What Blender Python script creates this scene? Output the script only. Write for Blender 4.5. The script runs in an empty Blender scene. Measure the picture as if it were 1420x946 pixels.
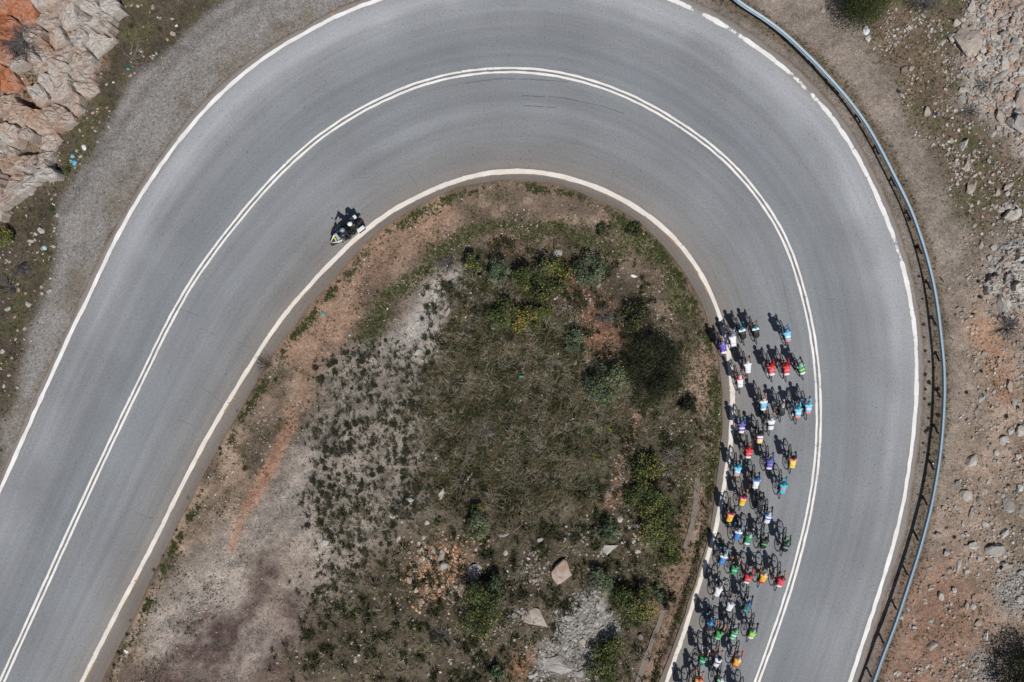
import bpy, bmesh, math, random
import numpy as np
from mathutils import Vector, Matrix, Quaternion

# ------------------------------------------------------------------ camera, world, sun, exposure
scene = bpy.context.scene
COL = scene.collection
CAM_H = 38.0            # drone height above the road, metres
FPX = 950.0             # focal length in photo pixels (photo 1420 x 946)
CX, CY = 710.0, 473.0
cam_d = bpy.data.cameras.new('camera')
cam_d.sensor_width = 36.0
cam_d.lens = 36.0 * FPX / 1420.0
cam_d.clip_end = 5000.0
cam = bpy.data.objects.new('camera', cam_d)
cam.location = (0, 0, CAM_H)
COL.objects.link(cam)
scene.camera = cam

SUN_DIR = Vector((0.42, -0.90, 0)).normalized()      # towards the sun, on the ground
SUN_EL = math.radians(55)
to_sun = Vector((SUN_DIR.x * math.cos(SUN_EL), SUN_DIR.y * math.cos(SUN_EL), math.sin(SUN_EL)))
world = bpy.data.worlds.new('World')
scene.world = world
world.use_nodes = True
wn = world.node_tree
sky = wn.nodes.new('ShaderNodeTexSky')
sky.sky_type = 'NISHITA'
sky.sun_disc = False
sky.sun_elevation = SUN_EL
sky.sun_rotation = math.atan2(SUN_DIR.x, SUN_DIR.y)
wn.nodes['Background'].inputs[1].default_value = 0.05
wn.links.new(sky.outputs[0], wn.nodes['Background'].inputs[0])
sun_d = bpy.data.lights.new('sun', 'SUN')
sun_d.energy = 4.1
sun_d.angle = math.radians(0.55)
sun_d.color = (1.0, 0.965, 0.915)
sun = bpy.data.objects.new('sun', sun_d)
sun.rotation_euler = to_sun.to_track_quat('Z', 'Y').to_euler()
COL.objects.link(sun)
scene.view_settings.view_transform = 'Standard'
scene.view_settings.look = 'None'
scene.view_settings.exposure = 0.0
scene.view_settings.gamma = 1.0
scene.view_settings.use_curve_mapping = False

rng = np.random.default_rng(11)
random.seed(11)

# ------------------------------------------------------------------ small helpers
def lin(r, g, b, k=0.86):
    f = lambda c: ((c / 255.0) / 12.92 if c / 255.0 <= 0.04045 else ((c / 255.0 + 0.055) / 1.055) ** 2.4) * k
    return (f(r), f(g), f(b))

def tag(o, label=None, cat=None, group=None, kind=None):
    if label: o['label'] = label
    if cat: o['category'] = cat
    if group: o['group'] = group
    if kind: o['kind'] = kind
    return o

def empty(name, loc=(0, 0, 0), rot=(0, 0, 0)):
    o = bpy.data.objects.new(name, None)
    o.location = loc; o.rotation_euler = rot
    o.empty_display_size = 0.2
    COL.objects.link(o)
    return o

def mesh_np(name, V, F, colors=None, smooth=False, uv=None):
    """V (n,3); F (m,k) ints."""
    V = np.asarray(V, dtype=np.float32); F = np.asarray(F, dtype=np.int32)
    me = bpy.data.meshes.new(name)
    me.vertices.add(len(V)); me.vertices.foreach_set('co', V.ravel())
    m, k = F.shape
    me.loops.add(m * k); me.loops.foreach_set('vertex_index', F.ravel())
    me.polygons.add(m)
    me.polygons.foreach_set('loop_start', np.arange(0, m * k, k, dtype=np.int32))
    me.polygons.foreach_set('use_smooth', np.full(m, smooth, dtype=bool))
    if colors is not None:
        c = np.ones((len(V), 4), np.float32); c[:, :3] = colors
        a = me.attributes.new('Col', 'FLOAT_COLOR', 'POINT')
        a.data.foreach_set('color', c.ravel())
    if uv is not None:
        for nm, arr in uv.items():
            a = me.attributes.new(nm, 'FLOAT', 'POINT')
            a.data.foreach_set('value', np.asarray(arr, np.float32))
    me.update(calc_edges=True)
    return me

def link(name, me, mat=None, parent=None):
    o = bpy.data.objects.new(name, me)
    if mat is not None:
        if len(me.materials) == 0: me.materials.append(mat)
    COL.objects.link(o)
    if parent is not None: o.parent = parent
    return o

def bm_mesh(name, bm, smooth=False):
    me = bpy.data.meshes.new(name)
    bmesh.ops.recalc_face_normals(bm, faces=bm.faces)
    for f in bm.faces: f.smooth = smooth
    bm.to_mesh(me); bm.free()
    return me

def box(bm, c, s, rot=None, taper=1.0):
    M = Matrix.Translation(c)
    if rot is not None: M = M @ rot
    vs = []
    for z in (-.5, .5):
        t = taper if z > 0 else 1.0
        for x, y in ((-.5, -.5), (.5, -.5), (.5, .5), (-.5, .5)):
            vs.append(bm.verts.new(M @ Vector((x * s[0] * t, y * s[1] * t, z * s[2]))))
    for f in ((3, 2, 1, 0), (4, 5, 6, 7), (0, 1, 5, 4), (1, 2, 6, 5), (2, 3, 7, 6), (3, 0, 4, 7)):
        bm.faces.new([vs[i] for i in f])

def tube(bm, pts, rad, n=8, cap=True, closed=False):
    pts = [Vector(p) for p in pts]
    if not isinstance(rad, (list, tuple)): rad = [rad] * len(pts)
    rings = []
    up = Vector((0.31, 0.2, 0.93))
    N = len(pts)
    for i, p in enumerate(pts):
        a = pts[(i - 1) % N] if (closed or i > 0) else p
        b = pts[(i + 1) % N] if (closed or i < N - 1) else p
        t = (b - a).normalized()
        u = t.cross(up)
        if u.length < 1e-3: u = t.cross(Vector((1, 0, 0)))
        u.normalize(); w = t.cross(u)
        rings.append([bm.verts.new(p + (u * math.cos(2 * math.pi * k / n) + w * math.sin(2 * math.pi * k / n)) * rad[i]) for k in range(n)])
    for i in range(N if closed else N - 1):
        r0, r1 = rings[i], rings[(i + 1) % N]
        for k in range(n):
            bm.faces.new([r0[k], r0[(k + 1) % n], r1[(k + 1) % n], r1[k]])
    if cap and not closed:
        bm.faces.new(rings[0][::-1]); bm.faces.new(rings[-1])

def ell(bm, c, s, rot=None, u=14, v=9):
    M = Matrix.Translation(c)
    if rot is not None: M = M @ rot
    M = M @ Matrix.Diagonal((s[0], s[1], s[2], 1))
    return bmesh.ops.create_uvsphere(bm, u_segments=u, v_segments=v, radius=1.0, matrix=M)['verts']

# value noise on numpy arrays
_tab = np.random.default_rng(3).random((8, 256, 256))
def vnoise(x, y, seed=0):
    x = np.asarray(x, float) + 1000.0; y = np.asarray(y, float) + 1000.0
    xi = np.floor(x).astype(int); yi = np.floor(y).astype(int)
    fx = x - xi; fy = y - yi
    fx = fx * fx * (3 - 2 * fx); fy = fy * fy * (3 - 2 * fy)
    T = _tab[seed % 8]
    a = T[yi % 256, xi % 256]; b = T[yi % 256, (xi + 1) % 256]
    c = T[(yi + 1) % 256, xi % 256]; d = T[(yi + 1) % 256, (xi + 1) % 256]
    return (a * (1 - fx) + b * fx) * (1 - fy) + (c * (1 - fx) + d * fx) * fy - 0.5
def fbm(x, y, seed=0, octv=4):
    s = 0; amp = 1.0
    for i in range(octv):
        s = s + amp * vnoise(x * 2 ** i + 17.3 * i, y * 2 ** i - 9.1 * i, seed + i); amp *= 0.5
    return s
def ss(a, b, x):
    t = np.clip((x - a) / (b - a), 0, 1)
    return t * t * (3 - 2 * t)

# ------------------------------------------------------------------ materials
def new_mat(name):
    m = bpy.data.materials.new(name); m.use_nodes = True
    nt = m.node_tree
    return m, nt, nt.nodes['Principled BSDF']
_mats = {}
def plain(name, rgb, rough=0.5, metal=0.0, coat=0.0, bump=0.0, bscale=60.0, var=0.0):
    key = (name, rgb, rough, metal)
    if key in _mats: return _mats[key]
    m, nt, p = new_mat(name)
    p.inputs['Base Color'].default_value = (*rgb, 1)
    p.inputs['Roughness'].default_value = rough
    p.inputs['Metallic'].default_value = metal
    p.inputs['Coat Weight'].default_value = coat
    if bump or var:
        tc = nt.nodes.new('ShaderNodeTexCoord'); n = nt.nodes.new('ShaderNodeTexNoise')
        n.inputs['Scale'].default_value = bscale; n.inputs['Detail'].default_value = 4
        nt.links.new(tc.outputs['Object'], n.inputs['Vector'])
        if bump:
            b = nt.nodes.new('ShaderNodeBump'); b.inputs['Strength'].default_value = bump
            b.inputs['Distance'].default_value = 0.01
            nt.links.new(n.outputs[0], b.inputs['Height']); nt.links.new(b.outputs[0], p.inputs['Normal'])
        if var:
            r = nt.nodes.new('ShaderNodeMapRange')
            r.inputs[3].default_value = 1 - var; r.inputs[4].default_value = 1 + var
            nt.links.new(n.outputs[0], r.inputs[0])
            mx = nt.nodes.new('ShaderNodeVectorMath'); mx.operation = 'SCALE'
            mx.inputs[0].default_value = rgb
            nt.links.new(r.outputs[0], mx.inputs['Scale'])
            nt.links.new(mx.outputs[0], p.inputs['Base Color'])
    _mats[key] = m
    return m

def attr_mat(name, rough=0.9, noise_scale=9.0, lo=0.75, hi=1.25, speck=None, bump=0.35, bdist=0.03, trans=0.0, bscale=30.0):
    m, nt, p = new_mat(name)
    L = nt.links.new
    at = nt.nodes.new('ShaderNodeAttribute'); at.attribute_name = 'Col'
    tc = nt.nodes.new('ShaderNodeTexCoord')
    n = nt.nodes.new('ShaderNodeTexNoise'); n.inputs['Scale'].default_value = noise_scale
    n.inputs['Detail'].default_value = 6; n.inputs['Roughness'].default_value = 0.65
    L(tc.outputs['Object'], n.inputs['Vector'])
    r = nt.nodes.new('ShaderNodeMapRange'); r.inputs[1].default_value = 0.28; r.inputs[2].default_value = 0.72
    r.inputs[3].default_value = lo; r.inputs[4].default_value = hi
    L(n.outputs[0], r.inputs[0])
    mx = nt.nodes.new('ShaderNodeVectorMath'); mx.operation = 'SCALE'
    L(at.outputs['Color'], mx.inputs[0]); L(r.outputs[0], mx.inputs['Scale'])
    last = mx.outputs[0]
    if speck:
        for sc, amt, thr in speck:
            v = nt.nodes.new('ShaderNodeTexVoronoi'); v.inputs['Scale'].default_value = sc
            L(tc.outputs['Object'], v.inputs['Vector'])
            sep = nt.nodes.new('ShaderNodeSeparateColor'); L(v.outputs['Color'], sep.inputs[0])
            g = nt.nodes.new('ShaderNodeMapRange'); g.inputs[1].default_value = thr; g.inputs[2].default_value = 1.0
            g.inputs[3].default_value = 1.0; g.inputs[4].default_value = amt
            L(sep.outputs[0], g.inputs[0])
            s2 = nt.nodes.new('ShaderNodeVectorMath'); s2.operation = 'SCALE'
            L(last, s2.inputs[0]); L(g.outputs[0], s2.inputs['Scale']); last = s2.outputs[0]
    L(last, p.inputs['Base Color'])
    p.inputs['Roughness'].default_value = rough
    p.inputs['Specular IOR Level'].default_value = 0.25
    if bump:
        n2 = nt.nodes.new('ShaderNodeTexNoise'); n2.inputs['Scale'].default_value = bscale; n2.inputs['Detail'].default_value = 5
        L(tc.outputs['Object'], n2.inputs['Vector'])
        b = nt.nodes.new('ShaderNodeBump'); b.inputs['Strength'].default_value = bump; b.inputs['Distance'].default_value = bdist
        L(n2.outputs[0], b.inputs['Height']); L(b.outputs[0], p.inputs['Normal'])
    if trans:
        t = nt.nodes.new('ShaderNodeBsdfTranslucent'); ms = nt.nodes.new('ShaderNodeMixShader')
        L(last, t.inputs[0]); ms.inputs[0].default_value = trans
        L(p.outputs[0], ms.inputs[1]); L(t.outputs[0], ms.inputs[2])
        L(ms.outputs[0], nt.nodes['Material Output'].inputs[0])
    return m

M_ground = attr_mat('soil', 0.95, 5.0, 0.72, 1.26, speck=[(26, 1.6, 0.72), (15, 0.55, 0.80), (48, 1.5, 0.6)], bump=0.8, bdist=0.05, bscale=9)
M_leaf = attr_mat('leaf', 0.55, 2.0, 0.85, 1.15, bump=0, trans=0.22)
M_grass = attr_mat('dry_grass', 0.8, 1.0, 0.85, 1.15, bump=0, trans=0.2)
M_stone = attr_mat('stone', 0.9, 6.0, 0.8, 1.15, bump=0.3, bscale=25)

# ------------------------------------------------------------------ tracing: photo pixel -> world point at height z
def P(px, py, z=0.0):
    k = (CAM_H - z) / FPX
    return ((px - CX) * k, (CY - py) * k, z)

def smooth_path(pts, step=10.0, it=6):
    """dense, smoothed polyline in pixel space."""
    p = np.array(pts, float)
    d = np.r_[0, np.cumsum(np.hypot(*np.diff(p, axis=0).T))]
    n = int(d[-1] / step)
    t = np.linspace(0, d[-1], n)
    q = np.c_[np.interp(t, d, p[:, 0]), np.interp(t, d, p[:, 1])]
    for _ in range(it):
        q[1:-1] = 0.25 * q[:-2] + 0.5 * q[1:-1] + 0.25 * q[2:]
    return q

OUT_L = [(-496, 1770), (-250, 1228), (-121, 946), (0, 680), (94, 470), (122, 415), (162, 326), (214, 240), (254, 186), (304, 130), (363, 80), (462, 23), (521, 0),
         (600, -25), (670, -39), (730, -44), (800, -39), (865, -25), (932, -1), (954, 9), (990, 25), (1060, 72), (1083, 89), (1114, 118), (1126, 129), (1154, 162), (1177, 193), (1202, 240), (1225, 291),
         (1241, 331), (1255, 377), (1265, 423), (1270.5, 475), (1272, 521), (1270, 571), (1264.7, 622), (1257, 675), (1252, 706), (1234, 774), (1214, 838), (1193.6, 901),
         (1178, 946), (1068, 1260), (893, 1760)]
CEN_L = [(-358, 1760), (-110, 1200), (4, 942), (58, 823), (110, 708), (138, 648), (170, 579), (205.5, 508), (220, 475), (236, 443), (261, 397), (302, 339), (360, 268), (386, 240),
         (442, 188), (503, 150), (566, 120.5), (604, 108), (650, 99.5), (703, 95), (754, 98.4), (797, 106), (843, 120.5), (893.7, 142), (944.4, 172.5), (1000, 213), (1032, 245),
         (1060, 282), (1088, 324), (1108, 382), (1121, 433), (1129.5, 475), (1134.5, 521), (1136.5, 571), (1135, 622), (1131, 660), (1124, 705), (1115.7, 740), (1103, 790), (1094, 820), (1074, 880), (1049, 946),
         (940, 1260), (765, 1760)]
INN_L = [(-250, 1755), (-5, 1200), (113, 946), (167, 840), (213, 754), (235, 708), (274, 630), (314.6, 559), (350, 503), (360, 486), (385, 445), (410, 418), (440, 383), (480, 343), (507.5, 317), (539, 293),
         (583.6, 270), (628, 250), (670, 239.5), (708, 235), (750, 236.5), (793, 247), (835, 260.7), (877, 283), (913, 307), (943, 335.7), (968, 369.5), (985, 400), (994, 422),
         (1001, 443), (1007.4, 470), (1013, 500), (1016, 524), (1017.6, 550), (1015.5, 595), (1012.6, 623), (1008, 655), (1000, 700), (992, 740), (983, 770), (973, 799), (960, 840.7), (949, 880), (939.4, 904.5),
         (924, 946), (815, 1260), (640, 1760)]
INN_E = [(-220, 1755), (25, 1200), (143, 943), (173, 881), (192, 845), (213, 799), (236, 750), (261, 703), (297, 635), (325, 584), (345, 550), (366, 512), (383, 488), (406.5, 456), (430, 426), (484, 363), (512, 333),
         (543, 308), (586, 282), (628, 263), (681, 250), (734, 249), (782, 260), (839, 281), (871, 299), (894, 315), (915.5, 338), (939, 365), (958, 395), (973, 424), (984, 450), (992, 482),
         (997, 509), (1000, 546), (1001, 584), (998, 629), (994, 673), (988, 709), (982, 746), (972, 782), (963, 806.6), (949.6, 846.6), (945, 864), (931, 900), (912, 946), (803, 1260), (628, 1760)]
# outer asphalt edge: outer line pushed outwards
oL = smooth_path(OUT_L)
def normals(q):
    t = np.gradient(q, axis=0); t /= np.hypot(*t.T)[:, None]
    return np.c_[t[:, 1], -t[:, 0]]            # to the left of travel in pixel space = outside of the bend
def path_s(q): return np.r_[0, np.cumsum(np.hypot(*np.diff(q, axis=0).T))]
nO = normals(oL)
wid = np.interp(oL[:, 0], [-500, 0, 200, 500, 900, 1000, 1100, 1200, 1400], [8, 8, 9, 9, 10, 11, 12, 11, 10])
wid = np.where(oL[:, 1] > 700, 12, wid) + 3.0 * vnoise(path_s(oL) / 26, 0 * wid, 2) + 2.0 * vnoise(path_s(oL) / 11, 0 * wid + 3, 3)
OUT_E = oL + nO * wid[:, None]
cL = smooth_path(CEN_L, 8); iL = smooth_path(INN_L); iE = smooth_path(INN_E, 8, 3)
iE = iE + normals(iE) * (3.2 * vnoise(path_s(iE) / 16, 0 * iE[:, 0], 3) + 3.0 * vnoise(path_s(iE) / 7, 0 * iE[:, 0] + 5, 4))[:, None]
gw = lambda q: np.c_[(q[:, 0] - CX) / 25.0, (CY - q[:, 1]) / 25.0]
W_oE, W_oL, W_cL, W_iL, W_iE = [gw(q) for q in (OUT_E, oL, cL, iL, iE)]

# ------------------------------------------------------------------ terrain height raster
RS = 0.25; RX = 62.0
gxs = np.arange(-RX, RX + RS / 2, RS); NG = len(gxs)
GX, GY = np.meshgrid(gxs, gxs)
def dist_poly(X, Y, poly):
    best = np.full(X.shape, 1e9)
    for a, b in zip(poly[:-1], poly[1:]):
        d = b - a; L2 = d @ d + 1e-9
        t = np.clip(((X - a[0]) * d[0] + (Y - a[1]) * d[1]) / L2, 0, 1)
        best = np.minimum(best, (X - a[0] - t * d[0]) ** 2 + (Y - a[1] - t * d[1]) ** 2)
    return np.sqrt(best)
def in_poly(X, Y, poly):
    r = np.zeros(X.shape, bool)
    for a, b in zip(poly, np.roll(poly, -1, axis=0)):
        if a[1] == b[1]: continue
        c = ((a[1] > Y) != (b[1] > Y)) & (X < (b[0] - a[0]) * (Y - a[1]) / (b[1] - a[1]) + a[0])
        r ^= c
    return r
D_in = dist_poly(GX, GY, W_iE); D_out = dist_poly(GX, GY, W_oE)
island = in_poly(GX, GY, W_iE)
outer_in = in_poly(GX, GY, W_oE)
road_m = outer_in & ~island
far = ~outer_in
Gpx, Gpy = CX + 25 * GX, CY - 25 * GY
h_is = -0.04 + 0.75 * ss(1.2, 8, D_in) + 0.22 * ss(0.6, 3, D_in) * fbm(GX / 3.1, GY / 3.1, 1) + 0.20 * ss(0.4, 2, D_in) * fbm(GX / 0.9, GY / 0.9, 2)
ditch = ss(600, 720, Gpy) * ss(800, 900, Gpx) * np.exp(-((D_in - 0.42) / 0.22) ** 2)
h_is = h_is - 0.28 * ditch
right = ss(500, 900, Gpx)
rise = (1 - right) * 1.9 * ss(4.2, 13, D_out) + right * 0.7 * ss(5, 14, D_out)
rough_l = (1 - right) * ss(4.5, 8, D_out); rough_r = right * ss(4.5, 8, D_out)
h_out = -0.03 + rise + (0.5 * rough_l + 0.28 * rough_r) * fbm(GX / 2.6, GY / 2.6, 4) + (0.22 * rough_l + 0.12 * rough_r) * fbm(GX / 0.8, GY / 0.8, 5) \
        + 0.05 * ss(0.5, 2, D_out) * fbm(GX / 1.7, GY / 1.7, 6)
R_ = np.hypot(GX, GY)
h_out = h_out + np.maximum(0, R_ - 42) * 0.18
H = np.where(island, h_is, np.where(far, h_out, -0.06))
edge = np.minimum(D_in, D_out)
H = np.where(~road_m, H * ss(0, 0.35, edge) + (-0.03) * (1 - ss(0, 0.35, edge)), H)

def bil(R, x, y):
    fx = np.clip((np.asarray(x, float) + RX) / RS, 0, NG - 1.001); fy = np.clip((np.asarray(y, float) + RX) / RS, 0, NG - 1.001)
    xi = fx.astype(int); yi = fy.astype(int); fx = fx - xi; fy = fy - yi
    return (R[yi, xi] * (1 - fx) + R[yi, xi + 1] * fx) * (1 - fy) + (R[yi + 1, xi] * (1 - fx) + R[yi + 1, xi + 1] * fx) * fy
edge_r = np.where(road_m, 0.0, edge)
def height(x, y):
    x = np.asarray(x, float); y = np.asarray(y, float)
    e = bil(edge_r, x, y)
    return bil(H, x, y) + 0.07 * ss(0.3, 1.2, e) * fbm(x / 0.42, y / 0.42, 7, 3)
def G(px, py):
    """photo pixel -> point on the terrain."""
    z = 0.0
    for _ in range(5):
        x, y, _z = P(px, py, z); z = float(height(x, y))
    return Vector((x, y, z))
def Gn(px, py):
    z = np.zeros_like(px)
    for _ in range(4):
        k = (CAM_H - z) / FPX; x = (px - CX) * k; y = (CY - py) * k; z = height(x, y)
    return x, y, z

# ------------------------------------------------------------------ soil zones (raster in photo pixels, 2 px cells)
ZX0, ZY0, ZS = -420, -420, 2.0
ZW, ZH = 1130, 900
zpx, zpy = np.meshgrid(ZX0 + ZS * np.arange(ZW), ZY0 + ZS * np.arange(ZH))
wob_x = zpx + 26 * fbm(zpx / 46, zpy / 46, 1, 4); wob_y = zpy + 26 * fbm(zpx / 46, zpy / 46, 5, 4)
def blur(m, r):
    r = int(r / ZS)
    if r < 1: return m
    for _ in range(2):
        for ax in (0, 1):
            pad = [(0, 0), (0, 0)]; pad[ax] = (r + 1, r)
            c = np.cumsum(np.pad(m, pad, mode='edge'), axis=ax)
            n = m.shape[ax]
            m = (np.take(c, range(2 * r + 1, 2 * r + 1 + n), axis=ax) - np.take(c, range(0, n), axis=ax)) / (2 * r + 1)
    return m
def zone(poly, soft=8, wob=1.0):
    X = zpx + (wob_x - zpx) * wob; Y = zpy + (wob_y - zpy) * wob
    return blur(in_poly(X, Y, np.array(poly, float)).astype(float), soft)
def stroke(pts, w, soft=4, wob=0.5):
    X = zpx + (wob_x - zpx) * wob; Y = zpy + (wob_y - zpy) * wob
    d = dist_poly(X, Y, np.array(pts, float))
    return 1 - ss(w - soft, w + soft, d)
Zc = np.empty((ZH, ZW, 3)); Zc[:] = lin(100, 86, 70)
def paint(m, rgb, k=1.0):
    m = np.clip(m * k, 0, 1)[..., None]
    g = sum(rgb) / 3.0; rgb = [c + (g - c) * 0.22 for c in rgb]
    Zc[:] = Zc * (1 - m) + np.array(lin(*rgb, k=0.76)) * m
isl = in_poly(zpx, zpy, iE)
outm = ~in_poly(zpx, zpy, OUT_E)
z_isl = isl.astype(float)
# island: ring of tan dirt, then browns
paint(z_isl, (118, 99, 82))
dI = np.where(isl, dist_poly(zpx[::2, ::2], zpy[::2, ::2], iE[::3]).repeat(2, 0).repeat(2, 1)[:ZH, :ZW], 0)
dO = np.where(outm, dist_poly(zpx[::2, ::2], zpy[::2, ::2], OUT_E[::3]).repeat(2, 0).repeat(2, 1)[:ZH, :ZW], 0)
tan_n = ss(-0.05, 0.35, fbm(zpx / 40, zpy / 40, 2))
paint(z_isl * (1 - ss(40, 75, dI)) * tan_n, (166, 138, 116), 0.8)
paint(z_isl * ss(0.0, 0.35, fbm(zpx / 30, zpy / 30, 6)), (88, 80, 60), 0.7)
GREEN_BAND = [[(520, 322), (560, 300), (600, 285)], [(590, 375), (550, 410), (525, 440), (505, 470)], [(600, 350), (640, 330), (700, 320), (760, 318), (820, 330), (860, 350)], [(860, 310), (900, 350), (935, 395), (955, 430)], [(1000, 540), (995, 600), (980, 660)], [(945, 600), (950, 680), (940, 760), (905, 800)]]
green_m = sum(stroke(g, 11, 9, 0.9) for g in GREEN_BAND)
paint(green_m, (86, 92, 50), 0.65)
SCRUB = [(590, 400), (620, 365), (700, 340), (800, 345), (850, 370), (960, 470), (970, 600), (950, 720), (930, 800), (880, 946), (690, 960), (600, 955), (400, 950), (395, 915), (435, 850), (480, 800), (545, 780), (560, 740), (500, 730), (470, 760), (440, 720), (480, 690), (560, 690), (600, 620), (570, 560), (600, 500), (600, 440)]
scrub_m = zone(SCRUB, 12)
paint(scrub_m, (82, 72, 56), 0.85)
CORE = [(640, 430), (790, 400), (840, 560), (860, 620), (850, 680), (760, 720), (640, 690), (590, 640), (590, 560), (620, 500)]
core_m = zone(CORE, 22)
paint(core_m, (78, 71, 54), 0.8)
dk = ss(0.02, 0.30, fbm(zpx / 14, zpy / 14, 1)); paint(np.maximum(core_m, 0.7 * scrub_m) * dk, (56, 52, 38), 0.75)
paint(np.maximum(core_m, scrub_m) * ss(0.05, 0.3, fbm(zpx / 18, zpy / 18, 4)), (112, 100, 82), 0.6)
# grey gravel tongue and pale lower-left flat
GRAVEL = [(600, 390), (640, 370), (655, 400), (620, 430), (600, 470), (580, 560), (560, 640), (540, 720), (500, 760), (440, 830), (400, 900), (330, 946), (200, 946), (220, 830), (290, 740), (340, 730), (380, 650), (440, 580), (470, 500), (530, 470), (580, 420)]
gravel_m = zone(GRAVEL, 14)
paint(gravel_m * z_isl, (164, 151, 140), 0.95)
paint(zone([(560, 450), (600, 400), (640, 375), (650, 395), (610, 430), (600, 480), (570, 560), (540, 540), (560, 490), (500, 500)], 10), (190, 182, 174), 0.85)
paint(zone([(350, 770), (430, 740), (440, 800), (390, 880), (340, 860)], 16), (158, 138, 122), 0.8)
TUFT_ZONE = [(450, 520), (520, 480), (600, 470), (610, 560), (600, 640), (590, 700), (540, 760), (500, 800), (450, 860), (430, 830), (470, 760), (430, 700), (450, 640), (430, 580)]
tuft_m = zone(TUFT_ZONE, 14)
paint(tuft_m, (140, 129, 117), 0.7)
paint(tuft_m * ss(0.0, 0.3, fbm(zpx / 20, zpy / 20, 3)), (98, 91, 80), 0.7)
# orange strip, reddish stains
paint(stroke([(405, 585), (385, 622), (362, 668), (345, 700)], 9, 3, 0.25), (180, 130, 102), 0.8)
paint(stroke([(338, 715), (322, 750), (318, 768)], 7, 5, 0.5), (178, 130, 100), 0.7)
paint(stroke([(490, 440), (455, 490), (425, 530), (395, 570)], 14, 10, 0.8), (160, 124, 100), 0.7)
paint(stroke([(565, 320), (610, 300), (540, 345), (470, 420), (410, 490)], 24, 16, 0.9), (164, 126, 102), 0.65)
paint(stroke([(680, 345), (735, 342)], 8, 6, 0.8), (132, 100, 84), 0.8)
for s, w in (([(375, 790), (335, 850), (300, 880)], 12), ([(290, 870), (270, 910), (240, 950)], 26), ([(330, 880), (300, 930)], 22), ([(410, 850), (390, 910), (370, 950)], 26), ([(200, 940), (260, 930)], 16)):
    paint(stroke(s, w * 1.1, w * 0.9, 0.9) * (0.6 + 0.6 * ss(-.3, .3, fbm(zpx / 12, zpy / 12, 5))), (96, 74, 69), 0.75)
paint(stroke([(225, 770), (200, 820), (175, 880)], 14, 10, 1.0) * z_isl, (110, 100, 82), 0.7)
paint(stroke([(222, 800), (207, 830), (192, 870), (160, 930)], 5, 4, 0.6) * z_isl, (168, 140, 120), 0.8)
# rusty soil spots in the island
paint(zone([(790, 385), (850, 410), (870, 470), (850, 505), (815, 490), (790, 440)], 10), (150, 100, 74), 0.85)
paint(stroke([(772, 355), (785, 375), (760, 345)], 9, 6), (158, 110, 84), 0.8)
paint(stroke([(882, 560), (872, 610), (868, 640), (865, 675), (846, 700)], 8, 5, 0.6), (140, 92, 70), 0.9)
paint(zone([(590, 755), (640, 750), (665, 780), (650, 820), (590, 830), (565, 800)], 8), (170, 126, 94), 0.7)
paint(zone([(700, 900), (740, 890), (745, 930), (705, 935)], 9), (160, 108, 76), 0.8)
paint(stroke([(985, 470), (975, 510), (975, 560)], 14, 8, 0.7) * z_isl, (152, 122, 102), 0.7)
paint(stroke([(962, 700), (955, 740), (940, 800), (920, 860), (905, 946)], 14, 8, 0.7) * z_isl, (138, 106, 86), 0.7)
RUBBLE_I = [(770, 850), (830, 820), (855, 850), (850, 890), (820, 940), (740, 946), (735, 910), (760, 880)]
rub_i = zone(RUBBLE_I, 6)
paint(rub_i, (142, 138, 132), 0.9)
# outside left: grey gravel verge then brown scrub soil
leftv = outm & (zpx < 700)
paint(leftv.astype(float), (140, 135, 131))
paint(leftv * (1 - ss(10, 55, dO)) * ss(-0.15, 0.3, fbm(zpx / 35, zpy / 35, 4)), (120, 108, 92), 0.8)
paint(leftv * (1 - ss(4, 14, dO)), (128, 120, 112), 0.6)
for off in (70, 96):
    paint(leftv * np.exp(-((dO - off) / 7) ** 2) * (zpy < 300), (112, 106, 102), 0.7)
VEG_L = [(-420, 1400), (-300, 1100), (-60, 760), (0, 622), (8, 582), (30, 533), (40, 475), (46, 443), (74, 367), (86, 303), (110, 240), (127, 216), (157, 162), (178, 106), (241, 63), (292, 15), (360, -30), (500, -110), (600, -420), (-420, -420)]
veg_l = zone(VEG_L, 7, 0.6)
paint(veg_l, (82, 70, 55), 0.95)
paint(veg_l * ss(0.0, 0.3, fbm(zpx / 25, zpy / 25, 5)), (92, 88, 56), 0.7)
ROCK_L = [(-420, -420), (175, -420), (165, 0), (150, 55), (135, 95), (105, 150), (80, 195), (80, 250), (30, 262), (-200, 262), (-420, 300)]
rock_l = zone(ROCK_L, 6, 0.7)
paint(rock_l, (138, 118, 102), 0.9)
paint(rock_l * ss(-0.1, 0.3, fbm(zpx / 28, zpy / 28, 7)), (170, 122, 94), 0.6)
# outside right
rightv = outm & (zpx >= 700)
paint(rightv.astype(float), (142, 128, 116))
paint(rightv * (1 - ss(6, 14, dO)), (130, 120, 112), 0.9)
paint(rightv * ss(6, 14, dO) * (1 - ss(30, 40, dO)), (112, 96, 78), 0.9)
SAND = [(1345, 400), (1420, 380), (1700, 400), (1700, 1400), (1100, 1400), (1200, 960), (1260, 840), (1300, 740), (1330, 600), (1350, 500)]
sand_m = zone(SAND, 26)
paint(sand_m * (dO > 30), (166, 141, 121), 0.9)
paint(sand_m * (dO > 40) * ss(0.0, 0.3, fbm(zpx / 30, zpy / 30, 2)), (128, 110, 90), 0.55)
paint(zone([(1250, 800), (1330, 770), (1370, 830), (1340, 946), (1230, 980), (1230, 900)], 26), (148, 106, 84), 0.8)
paint(stroke([(1362, 455), (1385, 500), (1395, 540)], 16, 12), (176, 128, 96), 0.8)
VEG_R = [(1180, -420), (1420, -420), (1380, 0), (1320, 60), (1330, 140), (1380, 190), (1420, 240), (1420, 330), (1370, 300), (1350, 380), (1330, 300), (1310, 230), (1270, 180), (1220, 90), (1190, 40)]
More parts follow.
